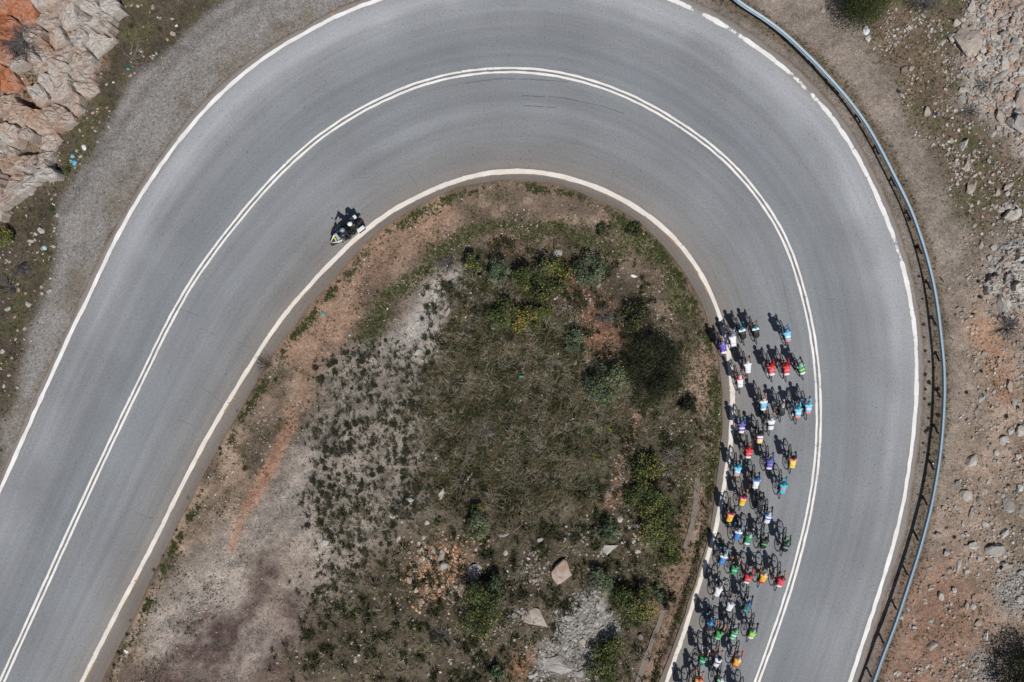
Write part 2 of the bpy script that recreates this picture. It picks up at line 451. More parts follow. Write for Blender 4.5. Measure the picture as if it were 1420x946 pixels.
veg_r = zone(VEG_R, 10)
paint(veg_r, (112, 92, 72), 0.9)
paint(veg_r * ss(0.0, 0.3, fbm(zpx / 25, zpy / 25, 2)), (88, 90, 56), 0.7)
RUBBLE_R = [(1330, 40), (1360, 0), (1360, -300), (1700, -300), (1700, 320), (1420, 250), (1400, 180), (1340, 130), (1320, 90)]
rub_r = zone(RUBBLE_R, 8)
paint(rub_r, (172, 162, 153), 0.9)
paint(rub_r * ss(0.05, 0.3, fbm(zpx / 30, zpy / 30, 6)), (166, 132, 112), 0.7)
rub_r2 = zone([(1385, 800), (1440, 780), (1440, 860), (1400, 850), (1380, 830)], 6) + zone([(1340, 925), (1370, 900), (1390, 946), (1345, 960)], 6)
paint(rub_r2, (150, 142, 134), 0.9)
rock_r = zone([(1385, 340), (1420, 320), (1440, 440), (1400, 430), (1380, 420)], 8)
paint(rock_r, (170, 156, 146), 0.8)
paint(zone([(1380, 700), (1460, 640), (1460, 800), (1390, 790)], 14), (118, 104, 82), 0.6)

bd = ss(0, 180, np.minimum.reduce([zpx - ZX0, zpy - ZY0, ZX0 + ZS * (ZW - 1) - zpx, ZY0 + ZS * (ZH - 1) - zpy]))[..., None]
Zc[:] = Zc * bd + np.array(lin(108, 97, 80, k=.76)) * (1 - bd)
def zsample(M, px, py):
    fx = np.clip((px - ZX0) / ZS, 0, ZW - 1.001); fy = np.clip((py - ZY0) / ZS, 0, ZH - 1.001)
    xi = fx.astype(int); yi = fy.astype(int); fx = fx - xi; fy = fy - yi
    if M.ndim == 3: fx = fx[..., None]; fy = fy[..., None]
    return (M[yi, xi] * (1 - fx) + M[yi, xi + 1] * fx) * (1 - fy) + (M[yi + 1, xi] * (1 - fx) + M[yi + 1, xi + 1] * fx) * fy

# ------------------------------------------------------------------ ground sheet (fine under the camera, coarse out to the horizon)
def axis(half, fine, end):
    a = list(np.arange(-half, half + fine / 2, fine)); s = fine; r = []
    x = half
    while x < end:
        s *= 1.16; x += s; r.append(x)
    return np.array([-v for v in r[::-1]] + a + r)
ax_, ay_ = axis(32.5, 0.1, 1800), axis(22.5, 0.1, 1800)
X, Y = np.meshgrid(ax_, ay_)
Z = height(X, Y)
RR = np.hypot(X, Y)
Z = Z + np.where(RR > 60, (RR - 60) * 0.16 + 14 * ss(60, 300, RR) * fbm(X / 90, Y / 90, 3), 0) * ss(60, 90, RR)
kx = FPX / (CAM_H - np.clip(Z, -1, 6))
cols = zsample(Zc, CX + X * kx, CY - Y * kx)
n1 = fbm(X / 0.35, Y / 0.35, 2, 3); n2 = fbm(X / 1.3, Y / 1.3, 6, 3)
lv = np.clip(zsample(leftv * (1 - veg_l), CX + X * kx, CY - Y * kx), 0, 1)
cols = cols * (1 + (0.24 * n1 + 0.34 * n2) * (1 - 0.6 * lv))[..., None]
nx, ny = len(ax_), len(ay_)
idx = np.arange(nx * ny).reshape(ny, nx)
F = np.c_[idx[:-1, :-1].ravel(), idx[:-1, 1:].ravel(), idx[1:, 1:].ravel(), idx[1:, :-1].ravel()]
ground = link('ground', mesh_np('ground', np.c_[X.ravel(), Y.ravel(), Z.ravel()], F, np.clip(cols.reshape(-1, 3), 0.01, 0.8), True), M_ground)
tag(ground, kind='structure')

# ------------------------------------------------------------------ road
m, nt, p = new_mat('asphalt'); M_road = m
Lk = nt.links.new
def nd(t, **kw):
    n = nt.nodes.new(t)
    for k, v in kw.items(): setattr(n, k, v)
    return n
aV = nd('ShaderNodeAttribute', attribute_name='across'); aU = nd('ShaderNodeAttribute', attribute_name='along')
tc = nd('ShaderNodeTexCoord')
ramp = nd('ShaderNodeValToRGB')
mr = nd('ShaderNodeMapRange'); mr.inputs[1].default_value = -1.5; mr.inputs[2].default_value = 1.25
Lk(aV.outputs['Fac'], mr.inputs[0]); 
# wobble the lane wear with noise
comb = nd('ShaderNodeCombineXYZ'); Lk(aU.outputs['Fac'], comb.inputs[0]); Lk(aV.outputs['Fac'], comb.inputs[1])
mapn = nd('ShaderNodeMapping'); mapn.inputs['Scale'].default_value = (0.05, 9.0, 1)
Lk(comb.outputs[0], mapn.inputs[0])
st = nd('ShaderNodeTexNoise'); st.inputs['Scale'].default_value = 1.0; st.inputs['Detail'].default_value = 5; st.inputs['Roughness'].default_value = 0.6
Lk(mapn.outputs[0], st.inputs['Vector'])
big = nd('ShaderNodeTexNoise'); big.inputs['Scale'].default_value = 0.22; big.inputs['Detail'].default_value = 4
Lk(tc.outputs['Object'], big.inputs['Vector'])
wob = nd('ShaderNodeMath', operation='MULTIPLY_ADD'); wob.inputs[1].default_value = 0.07
sub = nd('ShaderNodeMath', operation='SUBTRACT'); sub.inputs[1].default_value = 0.5
Lk(big.outputs[0], sub.inputs[0]); Lk(sub.outputs[0], wob.inputs[0]); Lk(mr.outputs[0], wob.inputs[2])
Lk(wob.outputs[0], ramp.inputs[0])
def vpos(v): return (v + 1.5) / 2.75
els = [(-1.5, (118, 112, 106)), (-1.14, (126, 121, 117)), (-1.02, (136, 132, 128)), (-0.86, (134, 134, 134)), (-0.62, (134, 138, 142)), (-0.42, (138, 143, 148)), (-0.22, (133, 138, 143)), (-0.02, (137, 142, 146)), (0.22, (130, 136, 142)), (0.40, (135, 140, 146)),
       (0.56, (138, 143, 149)), (0.70, (150, 155, 161)), (0.80, (168, 172, 178)), (0.95, (164, 167, 172)), (1.03, (142, 139, 138)), (1.2, (134, 128, 122))]
cr = ramp.color_ramp
while len(cr.elements) < len(els): cr.elements.new(0.5)
for e, (v, c) in zip(cr.elements, els):
    e.position = vpos(v); e.color = (*lin(c[0] + 1, c[1] - 1, c[2] - 2, 0.85), 1)
stm = nd('ShaderNodeMapRange'); stm.inputs[1].default_value = 0.3; stm.inputs[2].default_value = 0.7; stm.inputs[3].default_value = 0.86; stm.inputs[4].default_value = 1.11
Lk(st.outputs[0], stm.inputs[0])
s1 = nd('ShaderNodeVectorMath', operation='SCALE'); Lk(ramp.outputs[0], s1.inputs[0]); Lk(stm.outputs[0], s1.inputs['Scale'])
# big mottling
bm_ = nd('ShaderNodeMapRange'); bm_.inputs[1].default_value = 0.3; bm_.inputs[2].default_value = 0.7; bm_.inputs[3].default_value = 0.90; bm_.inputs[4].default_value = 1.10
Lk(big.outputs[0], bm_.inputs[0])
s2 = nd('ShaderNodeVectorMath', operation='SCALE'); Lk(s1.outputs[0], s2.inputs[0]); Lk(bm_.outputs[0], s2.inputs['Scale'])
# aggregate grain
gr = nd('ShaderNodeTexNoise'); gr.inputs['Scale'].default_value = 26; gr.inputs['Detail'].default_value = 3; gr.inputs['Roughness'].default_value = 0.8
Lk(tc.outputs['Object'], gr.inputs['Vector'])
grm = nd('ShaderNodeMapRange'); grm.inputs[1].default_value = 0.3; grm.inputs[2].default_value = 0.7; grm.inputs[3].default_value = 0.72; grm.inputs[4].default_value = 1.28
Lk(gr.outputs[0], grm.inputs[0])
gq = nd('ShaderNodeTexNoise'); gq.inputs['Scale'].default_value = 8; gq.inputs['Detail'].default_value = 4; gq.inputs['Roughness'].default_value = 0.8
Lk(tc.outputs['Object'], gq.inputs['Vector'])
gqm = nd('ShaderNodeMapRange'); gqm.inputs[1].default_value = 0.3; gqm.inputs[2].default_value = 0.7; gqm.inputs[3].default_value = 0.84; gqm.inputs[4].default_value = 1.16
Lk(gq.outputs[0], gqm.inputs[0])
s2b = nd('ShaderNodeVectorMath', operation='SCALE'); Lk(s2.outputs[0], s2b.inputs[0]); Lk(gqm.outputs[0], s2b.inputs['Scale'])
s3 = nd('ShaderNodeVectorMath', operation='SCALE'); Lk(s2b.outputs[0], s3.inputs[0]); Lk(grm.outputs[0], s3.inputs['Scale'])
# dark pock marks, clustered
vo = nd('ShaderNodeTexVoronoi'); vo.inputs['Scale'].default_value = 6.0; Lk(tc.outputs['Object'], vo.inputs['Vector'])
pk = nd('ShaderNodeMapRange'); pk.inputs[1].default_value = 0.10; pk.inputs[2].default_value = 0.22; pk.inputs[3].default_value = 1.0; pk.inputs[4].default_value = 0.0
Lk(vo.outputs['Distance'], pk.inputs[0])
pn = nd('ShaderNodeTexNoise'); pn.inputs['Scale'].default_value = 0.28; pn.inputs['Detail'].default_value = 3; Lk(tc.outputs['Object'], pn.inputs['Vector'])
sepc = nd('ShaderNodeSeparateColor'); Lk(vo.outputs['Color'], sepc.inputs[0])
padd = nd('ShaderNodeMath', operation='ADD'); Lk(pn.outputs[0], padd.inputs[0]); 
psc = nd('ShaderNodeMath', operation='MULTIPLY'); psc.inputs[1].default_value = 0.45; Lk(sepc.outputs[0], psc.inputs[0]); Lk(psc.outputs[0], padd.inputs[1])
pth = nd('ShaderNodeMapRange'); pth.inputs[1].default_value = 0.72; pth.inputs[2].default_value = 0.88; Lk(padd.outputs[0], pth.inputs[0])
pm = nd('ShaderNodeMath', operation='MULTIPLY'); Lk(pk.outputs[0], pm.inputs[0]); Lk(pth.outputs[0], pm.inputs[1])
pf = nd('ShaderNodeMapRange'); pf.inputs[3].default_value = 1.0; pf.inputs[4].default_value = 0.50; Lk(pm.outputs[0], pf.inputs[0])
aW = nd('ShaderNodeAttribute', attribute_name='band_wear'); bw = nd('ShaderNodeMath', operation='SUBTRACT'); bw.inputs[0].default_value = 1.0; Lk(aW.outputs['Fac'], bw.inputs[1])
bx_ = nd('ShaderNodeMath', operation='MULTIPLY'); Lk(bw.outputs[0], bx_.inputs[0]); Lk(pf.outputs[0], bx_.inputs[1])
s4 = nd('ShaderNodeVectorMath', operation='SCALE'); Lk(s3.outputs[0], s4.inputs[0]); Lk(bx_.outputs[0], s4.inputs['Scale'])
# soil and grit washed over both edges
ds = nd('ShaderNodeTexNoise'); ds.inputs['Scale'].default_value = 1.6; ds.inputs['Detail'].default_value = 7; ds.inputs['Roughness'].default_value = 0.7; Lk(tc.outputs['Object'], ds.inputs['Vector'])
e1 = nd('ShaderNodeMapRange'); e1.inputs[1].default_value = -1.12; e1.inputs[2].default_value = -1.42; e1.inputs[3].default_value = -0.35; e1.inputs[4].default_value = 0.16; Lk(aV.outputs['Fac'], e1.inputs[0])
e2 = nd('ShaderNodeMapRange'); e2.inputs[1].default_value = 1.03; e2.inputs[2].default_value = 1.12; e2.inputs[3].default_value = -0.35; e2.inputs[4].default_value = 0.25; Lk(aV.outputs['Fac'], e2.inputs[0])
em = nd('ShaderNodeMath', operation='MAXIMUM'); Lk(e1.outputs[0], em.inputs[0]); Lk(e2.outputs[0], em.inputs[1])
ea = nd('ShaderNodeMath', operation='ADD'); Lk(em.outputs[0], ea.inputs[0]); Lk(ds.outputs[0], ea.inputs[1])
ef = nd('ShaderNodeMapRange'); ef.inputs[1].default_value = 0.52; ef.inputs[2].default_value = 0.68; ef.inputs[4].default_value = 0.85; Lk(ea.outputs[0], ef.inputs[0])
dcol = nd('ShaderNodeVectorMath', operation='SCALE'); dcol.inputs[0].default_value = lin(124, 108, 94); Lk(grm.outputs[0], dcol.inputs['Scale'])
dm = nd('ShaderNodeMix', data_type='RGBA'); Lk(ef.outputs[0], dm.inputs[0]); Lk(s4.outputs[0], dm.inputs[6]); Lk(dcol.outputs[0], dm.inputs[7])
Lk(dm.outputs[2], p.inputs['Base Color'])
p.inputs['Roughness'].default_value = 0.88; p.inputs['Specular IOR Level'].default_value = 0.3
bmp = nd('ShaderNodeBump'); bmp.inputs['Strength'].default_value = 0.35; bmp.inputs['Distance'].default_value = 0.006
g2 = nd('ShaderNodeTexNoise'); g2.inputs['Scale'].default_value = 70; Lk(tc.outputs['Object'], g2.inputs['Vector'])
Lk(g2.outputs[0], bmp.inputs['Height']); Lk(bmp.outputs[0], p.inputs['Normal'])

def nearest_on(q, pts):
    """nearest point of polyline q for each of pts."""
    out = np.zeros_like(pts); best = np.full(len(pts), 1e18)
    for a, b in zip(q[:-1], q[1:]):
        d = b - a; t = np.clip(((pts - a) @ d) / (d @ d + 1e-9), 0, 1)
        c = a + t[:, None] * d; dd = ((pts - c) ** 2).sum(1)
        k = dd < best; best[k] = dd[k]; out[k] = c[k]
    return out
secs = [nearest_on(q, W_cL) for q in (W_iE, W_iL)] + [W_cL] + [nearest_on(q, W_cL) for q in (W_oL, W_oE)]
sU = path_s(W_cL)
cross = []; vals = []
for (a, b, va, vb, n) in ((secs[0], secs[1], -1.4, -1.0, 3), (secs[1], secs[2], -1.0, 0.0, 6), (secs[2], secs[3], 0.0, 1.0, 6), (secs[3], secs[4], 1.0, 1.12, 2)):
    for k in range(n):
        t = k / n; cross.append(a * (1 - t) + b * t); vals.append(va * (1 - t) + vb * t)
cross.append(secs[4]); vals.append(1.12)
cross = np.array(cross); nc, ns = cross.shape[:2]
V = np.zeros((nc + 2, ns, 3)); V[1:-1, :, :2] = cross
V[0, :, :2] = cross[0] + (cross[0] - cross[1]) * 0.05; V[0, :, 2] = -0.25
V[-1, :, :2] = cross[-1] + (cross[-1] - cross[-2]) * 0.1; V[-1, :, 2] = -0.25
vv = np.array([vals[0]] + vals + [vals[-1]])
idx = np.arange((nc + 2) * ns).reshape(nc + 2, ns)
F = np.c_[idx[:-1, :-1].ravel(), idx[:-1, 1:].ravel(), idx[1:, 1:].ravel(), idx[1:, :-1].ravel()]
cpx, cpy = CX + 25 * W_cL[:, 0], CY - 25 * W_cL[:, 1]
fadeU = np.where(cpx > 710, ss(430, 720, cpy), ss(250, 560, cpy))
fade = (0.30 * ss(.55, .80, vv) * (1 - ss(.98, 1.04, vv)))[:, None] * fadeU[None] - (0.10 * ss(-.55, -.75, vv) * (1 - ss(-.98, -1.02, vv)))[:, None] * (ss(560, 760, cpy) * (cpx < 500))[None]
road = link('road', mesh_np('road', V.reshape(-1, 3), F, None, False, {'band_wear': fade.ravel(), 'across': np.repeat(vv, ns), 'along': np.tile(sU, nc + 2)}), M_road)
tag(road, kind='structure')

def paint_mat(name, rgb, wear_lo, wear_hi, scale=2.5, edge=True):
    """road paint that wears through where the noise says so."""
    m, nt, p = new_mat(name); L = nt.links.new
    tc = nt.nodes.new('ShaderNodeTexCoord')
    n = nt.nodes.new('ShaderNodeTexNoise'); n.inputs['Scale'].default_value = scale; n.inputs['Detail'].default_value = 8; n.inputs['Roughness'].default_value = 0.75
    L(tc.outputs['Object'], n.inputs['Vector'])
    w = nt.nodes.new('ShaderNodeAttribute'); w.attribute_name = 'wear'
    e = nt.nodes.new('ShaderNodeAttribute'); e.attribute_name = 'edge'
    ad = nt.nodes.new('ShaderNodeMath'); ad.operation = 'ADD'; L(n.outputs[0], ad.inputs[0]); L(w.outputs['Fac'], ad.inputs[1])
    e2 = nt.nodes.new('ShaderNodeMath'); e2.operation = 'POWER'; L(e.outputs['Fac'], e2.inputs[0]); e2.inputs[1].default_value = 4
    e3 = nt.nodes.new('ShaderNodeMath'); e3.operation = 'MULTIPLY_ADD'; e3.inputs[1].default_value = 0.16 if edge else 0; L(e2.outputs[0], e3.inputs[0]); L(ad.outputs[0], e3.inputs[2])
    r = nt.nodes.new('ShaderNodeMapRange'); r.inputs[1].default_value = wear_lo; r.inputs[2].default_value = wear_hi
    L(e3.outputs[0], r.inputs[0])
    n2 = nt.nodes.new('ShaderNodeTexNoise'); n2.inputs['Scale'].default_value = 1.1; n2.inputs['Detail'].default_value = 5; L(tc.outputs['Object'], n2.inputs['Vector'])
    r2 = nt.nodes.new('ShaderNodeMapRange'); r2.inputs[1].default_value = 0.3; r2.inputs[2].default_value = 0.7; r2.inputs[3].default_value = 0.84; r2.inputs[4].default_value = 1.06; L(n2.outputs[0], r2.inputs[0])
    sc = nt.nodes.new('ShaderNodeVectorMath'); sc.operation = 'SCALE'; sc.inputs[0].default_value = rgb; L(r2.outputs[0], sc.inputs['Scale'])
    L(sc.outputs[0], p.inputs['Base Color']); p.inputs['Roughness'].default_value = 0.7
    tr = nt.nodes.new('ShaderNodeBsdfTransparent'); mx = nt.nodes.new('ShaderNodeMixShader')
    L(r.outputs[0], mx.inputs[0]); L(p.outputs[0], mx.inputs[1]); L(tr.outputs[0], mx.inputs[2]); L(mx.outputs[0], nt.nodes['Material Output'].inputs[0])
    return m
M_white = paint_mat('white_paint', lin(232, 231, 229, 0.95), 0.66, 0.76)
M_cream = paint_mat('cream_paint', lin(228, 221, 212, 0.92), 0.64, 0.80)
M_yell = paint_mat('old_yellow_paint', lin(196, 160, 112), 0.40, 0.54, 0.45, False)
M_tan = paint_mat('worn_tan_paint', lin(152, 146, 138), 0.40, 0.60, 0.5, False)

def strip(name, q, w, z, mat, parent, off=0.0, wear=None, jit=0.0, seed=0, w_arr=None):
    """paint strip along world polyline q (n,2), width w."""
    n = len(q)
    t = np.gradient(q, axis=0); t /= np.hypot(*t.T)[:, None]; nr = np.c_[-t[:, 1], t[:, 0]]
    s = path_s(q)
    hw = (np.full(n, w) if w_arr is None else w_arr) / 2
    jl = jit * vnoise(s / 0.5, 0 * s, seed); jr = jit * vnoise(s / 0.5, 0 * s + 9, seed + 1)
    A = q + nr * (off + hw + jl)[:, None]; C_ = q + nr * off; B = q + nr * (off - hw + jr)[:, None]
    V = np.zeros((3, n, 3)); V[0, :, :2] = A; V[1, :, :2] = C_; V[2, :, :2] = B; V[..., 2] = z
    idx = np.arange(3 * n).reshape(3, n)
    F = np.c_[idx[:-1, :-1].ravel(), idx[:-1, 1:].ravel(), idx[1:, 1:].ravel(), idx[1:, :-1].ravel()]
    F = F[:, ::-1]
    ed = np.r_[np.ones(n), np.zeros(n), np.ones(n)]
    we = np.zeros(n) if wear is None else wear
    return link(name, mesh_np(name, V.reshape(-1, 3), F, None, False, {'edge': ed, 'wear': np.tile(we, 3)}), mat, parent)
def dense(q, step=0.12):
    d = path_s(q); t = np.arange(0, d[-1], step)
    return np.c_[np.interp(t, d, q[:, 0]), np.interp(t, d, q[:, 1])]
qo, qc, qi = dense(W_oL), dense(W_cL), dense(W_iL)
def smooth_w(q, it=30):
    q = q.copy()
    for _ in range(it): q[1:-1] = .25 * q[:-2] + .5 * q[1:-1] + .25 * q[2:]
    return q
qo, qc, qi = smooth_w(qo, 160), smooth_w(qc, 220), smooth_w(qi, 160)
pxo = CX + 25 * qo[:, 0]; pyo = CY - 25 * qo[:, 1]
wz = ss(900, 960, pxo) * (1 - ss(480, 660, pyo)) * (pxo > 800)
wear_o = 0.05 * wz + 0.12 * wz * (fbm(path_s(qo) / 1.6, 0 * pxo, 4) > 0.30)
wear_o = wear_o + 0.3 * np.exp(-((pxo - 968) / 10) ** 2) * (pyo < 60) + 0.3 * np.exp(-((pxo - 1121) / 4) ** 2) * (pyo < 200)
w_o = 0.21 + 0.03 * wz + 0.10 * wz * vnoise(path_s(qo) / 1.3, 0 * pxo, 3)
strip('edge_line', qo, 0.30, 0.006, M_white, road, 0, wear_o, 0.05, 1, w_o)
wc = 0.05 * (fbm(path_s(qc) / 6, 0 * qc[:, 0], 3) > 0.1)
strip('worn_centre_line', qc, 0.27, 0.003, M_tan, road, 0.0, None, 0.02, 5)
strip('centre_line', qc, 0.125, 0.006, M_white, road, 0.115, wc, 0.03, 2)
strip('centre_line', qc, 0.125, 0.006, M_white, road, -0.115, wc, 0.03, 4)
pxi = CX + 25 * qi[:, 0]; pyi = CY - 25 * qi[:, 1]
wi = np.interp(pyi, [200, 300, 430, 520, 640, 800], [0.28, 0.26, 0.23, 0.29, 0.26, 0.22]); wi = np.where(pxi < 480, 0.23, wi)
strip('worn_edge_line', qi, 0.22, 0.003, M_yell, road, -0.055, None, 0.02, 6)
strip('edge_line', qi, 0.32, 0.006, M_cream, road, 0, 0.06 * (fbm(path_s(qi) / 3, 0 * pxi, 5) > 0.25), 0.04, 3, wi)
# cracks and a tyre mark lying on the asphalt
M_crack = plain('crack', lin(110, 112, 114), 0.95)
M_tyre = paint_mat('tyre_rubber_mark', lin(116, 119, 123), 0.40, 0.62, 3.0)
def px_line(pts, step=6, jit=1.0, seed=1):
    q = smooth_path(pts, step, 1); n = normals(q)
    q = q + n * (jit * 2 * vnoise(path_s(q) / 7, 0 * q[:, 0], seed))[:, None]
    return gw(q)
for i, c in enumerate([[(565, 241), (576, 252), (583, 268)], [(585, 270), (589, 279)], [(680, 232), (681, 250)], [(275, 455), (288, 459), (300, 465)], [(248, 428), (262, 433), (275, 438)],
                       [(842, 264), (848, 245), (851, 235)], [(838, 277), (842, 266)], [(246, 582), (262, 587), (283, 600)], [(280, 540), (293, 546), (306, 557)], [(187, 711), (200, 716), (213, 719)],
                       [(325, 472), (338, 478), (348, 484)], [(1085, 390), (1092, 420), (1098, 450)], [(1092, 840), (1099, 851), (1101, 858)], [(1010, 880), (1022, 905), (1030, 920)]]):
    strip('crack', px_line(c, 4, 1.0, i), 0.022, 0.003, M_crack, road, 0, None, 0.01, i)
for i, c in enumerate([[(724, 133), (760, 134), (790, 137), (830, 146), (866, 158)], [(725, 147), (772, 149)], [(645, 116), (690, 109), (740, 110), (790, 114)]]):
    strip('tyre_mark', px_line(c, 8, 0.4, i), 0.06, 0.0025, M_tyre, road, 0, None, 0.02, i)
# old concrete strip along the island's verge
M_conc = plain('old_concrete', lin(128, 118, 110), 0.95, bump=0.5, bscale=12, var=0.25)
for c in ([(967, 655), (966, 680), (963, 710), (958, 735), (950, 760)], [(919, 845), (912, 872), (900, 900), (884, 946), (870, 985)]):
    pts = [G(*q) for q in smooth_path(c, 10, 2)]
    bm = bmesh.new(); rows = []
    for i, pnt in enumerate(pts):
        a = pts[max(i - 1, 0)]; b = pts[min(i + 1, len(pts) - 1)]; t = (b - a); t.z = 0; t.normalize(); nrm = Vector((-t.y, t.x, 0)) * (0.11 + 0.06 * random.random())
        rows.append([bm.verts.new(pnt + o) for o in (nrm + Vector((0, 0, -.1)), nrm + Vector((0, 0, .05)), -nrm + Vector((0, 0, .05)), -nrm + Vector((0, 0, -.1)))])
    for r0, r1 in zip(rows[:-1], rows[1:]):
        for k in range(3): bm.faces.new([r0[k], r0[k + 1], r1[k + 1], r1[k]])
    tag(link('concrete_gutter', bm_mesh('concrete_gutter', bm), M_conc), kind='structure')
# orange road studs beside the inner line
M_stud = plain('orange_stud', lin(235, 150, 60), 0.4)
for i, (px, py) in enumerate([(1011, 541), (324, 552), (188, 806), (461, 20)]):
    bm = bmesh.new(); box(bm, (0, 0, .018), (.1, .1, .03), taper=0.7)
    o = link('road_stud', bm_mesh('road_stud', bm), M_stud, road); o.location = P(px, py, 0.004); o.rotation_euler.z = i

# ------------------------------------------------------------------ guardrail
M_galv = plain('galvanised_steel', lin(178, 198, 210), 0.45, 0.15, bump=0.1, bscale=8, var=0.18)
M_post = plain('steel_post', lin(95, 105, 112), 0.6, 0.3)
RAIL = [(960, -60), (1025, 2), (1060, 23), (1093, 48), (1136, 90), (1174, 132), (1197, 162), (1217, 195), (1240, 240), (1265.5, 291), (1283, 341.5), (1294.7, 384.6), (1302, 425), (1307.5, 475), (1311, 508), (1311.6, 546),
        (1309, 597), (1304, 642.6), (1297.7, 680), (1292, 708), (1277, 764), (1259.6, 818), (1242, 871), (1226.6, 909), (1214, 945), (1160, 1090)]
rq = smooth_path(RAIL, 8, 5)
rw = np.array([P(x, y, 0.72)[:2] for x, y in rq]); rw = dense(rw, 0.5)
rt = np.gradient(rw, axis=0); rt /= np.hypot(*rt.T)[:, None]; rn = np.c_[-rt[:, 1], rt[:, 0]]   # pointing outwards (away from the road)
if np.dot(rn[40], rw[40]) < 0: rn = -rn
rail_root = empty('guardrail', (rw[len(rw) // 2][0], rw[len(rw) // 2][1], 0))
tag(rail_root, 'blue grey galvanised steel guardrail on posts round the outside of the bend', 'guardrail')
inv = Vector((-rail_root.location.x, -rail_root.location.y, 0))
prof = [(0.0, .44), (0.0, .47), (-.075, .50), (-.075, .555), (-.01, .585), (-.01, .615), (-.075, .645), (-.075, .70), (0.0, .73), (0.012, .755)]   # (out, z)
prof2 = [(o + 0.006, z) for o, z in prof[::-1]]
ring = prof + prof2
sec = 8
for s0 in range(0, len(rw) - 1, sec):
    ii = list(range(s0, min(s0 + sec + 1, len(rw))))
    if len(ii) < 2: continue
    bm = bmesh.new(); rows = []
    for i in ii:
        k = 0.003 if i == ii[0] else 0.0
        rows.append([bm.verts.new(Vector((rw[i][0] + rn[i][0] * (o - k), rw[i][1] + rn[i][1] * (o - k), z)) + inv) for o, z in ring])
    nR = len(ring)
    for r0, r1 in zip(rows[:-1], rows[1:]):
        for k in range(nR): bm.faces.new([r0[k], r0[(k + 1) % nR], r1[(k + 1) % nR], r1[k]])
    bm.faces.new(rows[0]); bm.faces.new(rows[-1][::-1])
    link('rail_section', bm_mesh('rail_section', bm), M_galv, rail_root)
bm = bmesh.new(); box(bm, (0, 0, .25), (.10, .06, 1.0)); box(bm, (0, 0, .757), (.13, .075, .015)); post_me = bm_mesh('post', bm)
bm = bmesh.new(); box(bm, (0, 0, 0), (.10, .05, .16)); spacer_me = bm_mesh('spacer', bm)
for i in range(2, len(rw) - 1, 4):
    ang = math.atan2(rn[i][1], rn[i][0]); x, y = rw[i] + rn[i] * 0.17
    o = link('post', post_me, M_post, rail_root); o.location = Vector((x, y, 0)) + inv; o.rotation_euler.z = ang
    x, y = rw[i] + rn[i] * 0.063
    o = link('spacer', spacer_me, M_post, rail_root); o.location = Vector((x, y, .60)) + inv; o.rotation_euler.z = ang
# ------------------------------------------------------------------ rocks
def ico(sub):
    bm = bmesh.new(); bmesh.ops.create_icosphere(bm, subdivisions=sub, radius=1.0)
    V = np.array([v.co[:] for v in bm.verts]); F = np.array([[v.index for v in f.verts] for f in bm.faces]); bm.free()
    return V, F
ICO1, ICO2, ICO3 = ico(1), ico(2), ico(3)
def rock_shape(r, base=ICO2, cuts=14, flat=0.75, rough=0.05):
    V = base[0].copy()
    for _ in range(cuts):
        n = r.normal(size=3); n /= np.linalg.norm(n); d = r.uniform(0.40, 0.80)
        e = np.maximum(0, V @ n - d); V -= e[:, None] * n
    V *= np.array([1, r.uniform(0.75, 1.1), flat])
    V += rough * r.normal(size=V.shape) * 0.5
    V /= np.abs(V).max(axis=0) * np.array([1, 1, 1 / flat])
    return V
def rock_mat(name, a, b, scale=1.6, world=False, st=(.40, .64)):
    m, nt, p = new_mat(name); L = nt.links.new
    tc = nt.nodes.new('ShaderNodeTexCoord'); oi = nt.nodes.new('ShaderNodeObjectInfo')
    vm = nt.nodes.new('ShaderNodeVectorMath'); vm.operation = 'MULTIPLY_ADD'; vm.inputs[1].default_value = (1, 1, 1)
    sc = nt.nodes.new('ShaderNodeVectorMath'); sc.operation = 'SCALE'; sc.inputs[0].default_value = (37, 19, 53)
    L(oi.outputs['Random'], sc.inputs['Scale']); L(tc.outputs['Object'], vm.inputs[0]); L(sc.outputs[0], vm.inputs[2])
    n = nt.nodes.new('ShaderNodeTexNoise'); n.inputs['Scale'].default_value = scale; n.inputs['Detail'].default_value = 7; n.inputs['Roughness'].default_value = 0.65
    if world: ge = nt.nodes.new('ShaderNodeNewGeometry'); vsrc = ge.outputs['Position']
    else: vsrc = vm.outputs[0]
    L(vsrc, n.inputs['Vector'])
    rp = nt.nodes.new('ShaderNodeValToRGB'); rp.color_ramp.elements[0].position = st[0]; rp.color_ramp.elements[1].position = st[1]
    rp.color_ramp.elements[0].color = (*a, 1); rp.color_ramp.elements[1].color = (*b, 1)
    L(n.outputs[0], rp.inputs[0])
    n2 = nt.nodes.new('ShaderNodeTexNoise'); n2.inputs['Scale'].default_value = 11; n2.inputs['Detail'].default_value = 6; L(vsrc, n2.inputs['Vector'])
    r2 = nt.nodes.new('ShaderNodeMapRange'); r2.inputs[1].default_value = 0.3; r2.inputs[2].default_value = 0.7; r2.inputs[3].default_value = 0.72; r2.inputs[4].default_value = 1.16; L(n2.outputs[0], r2.inputs[0])
    s2 = nt.nodes.new('ShaderNodeVectorMath'); s2.operation = 'SCALE'; L(rp.outputs[0], s2.inputs[0]); L(r2.outputs[0], s2.inputs['Scale'])
    L(s2.outputs[0], p.inputs['Base Color']); p.inputs['Roughness'].default_value = 0.92; p.inputs['Specular IOR Level'].default_value = 0.2
    b_ = nt.nodes.new('ShaderNodeBump'); b_.inputs['Strength'].default_value = 0.6; b_.inputs['Distance'].default_value = 0.05
    L(n2.outputs[0], b_.inputs['Height']); L(b_.outputs[0], p.inputs['Normal'])
    return m
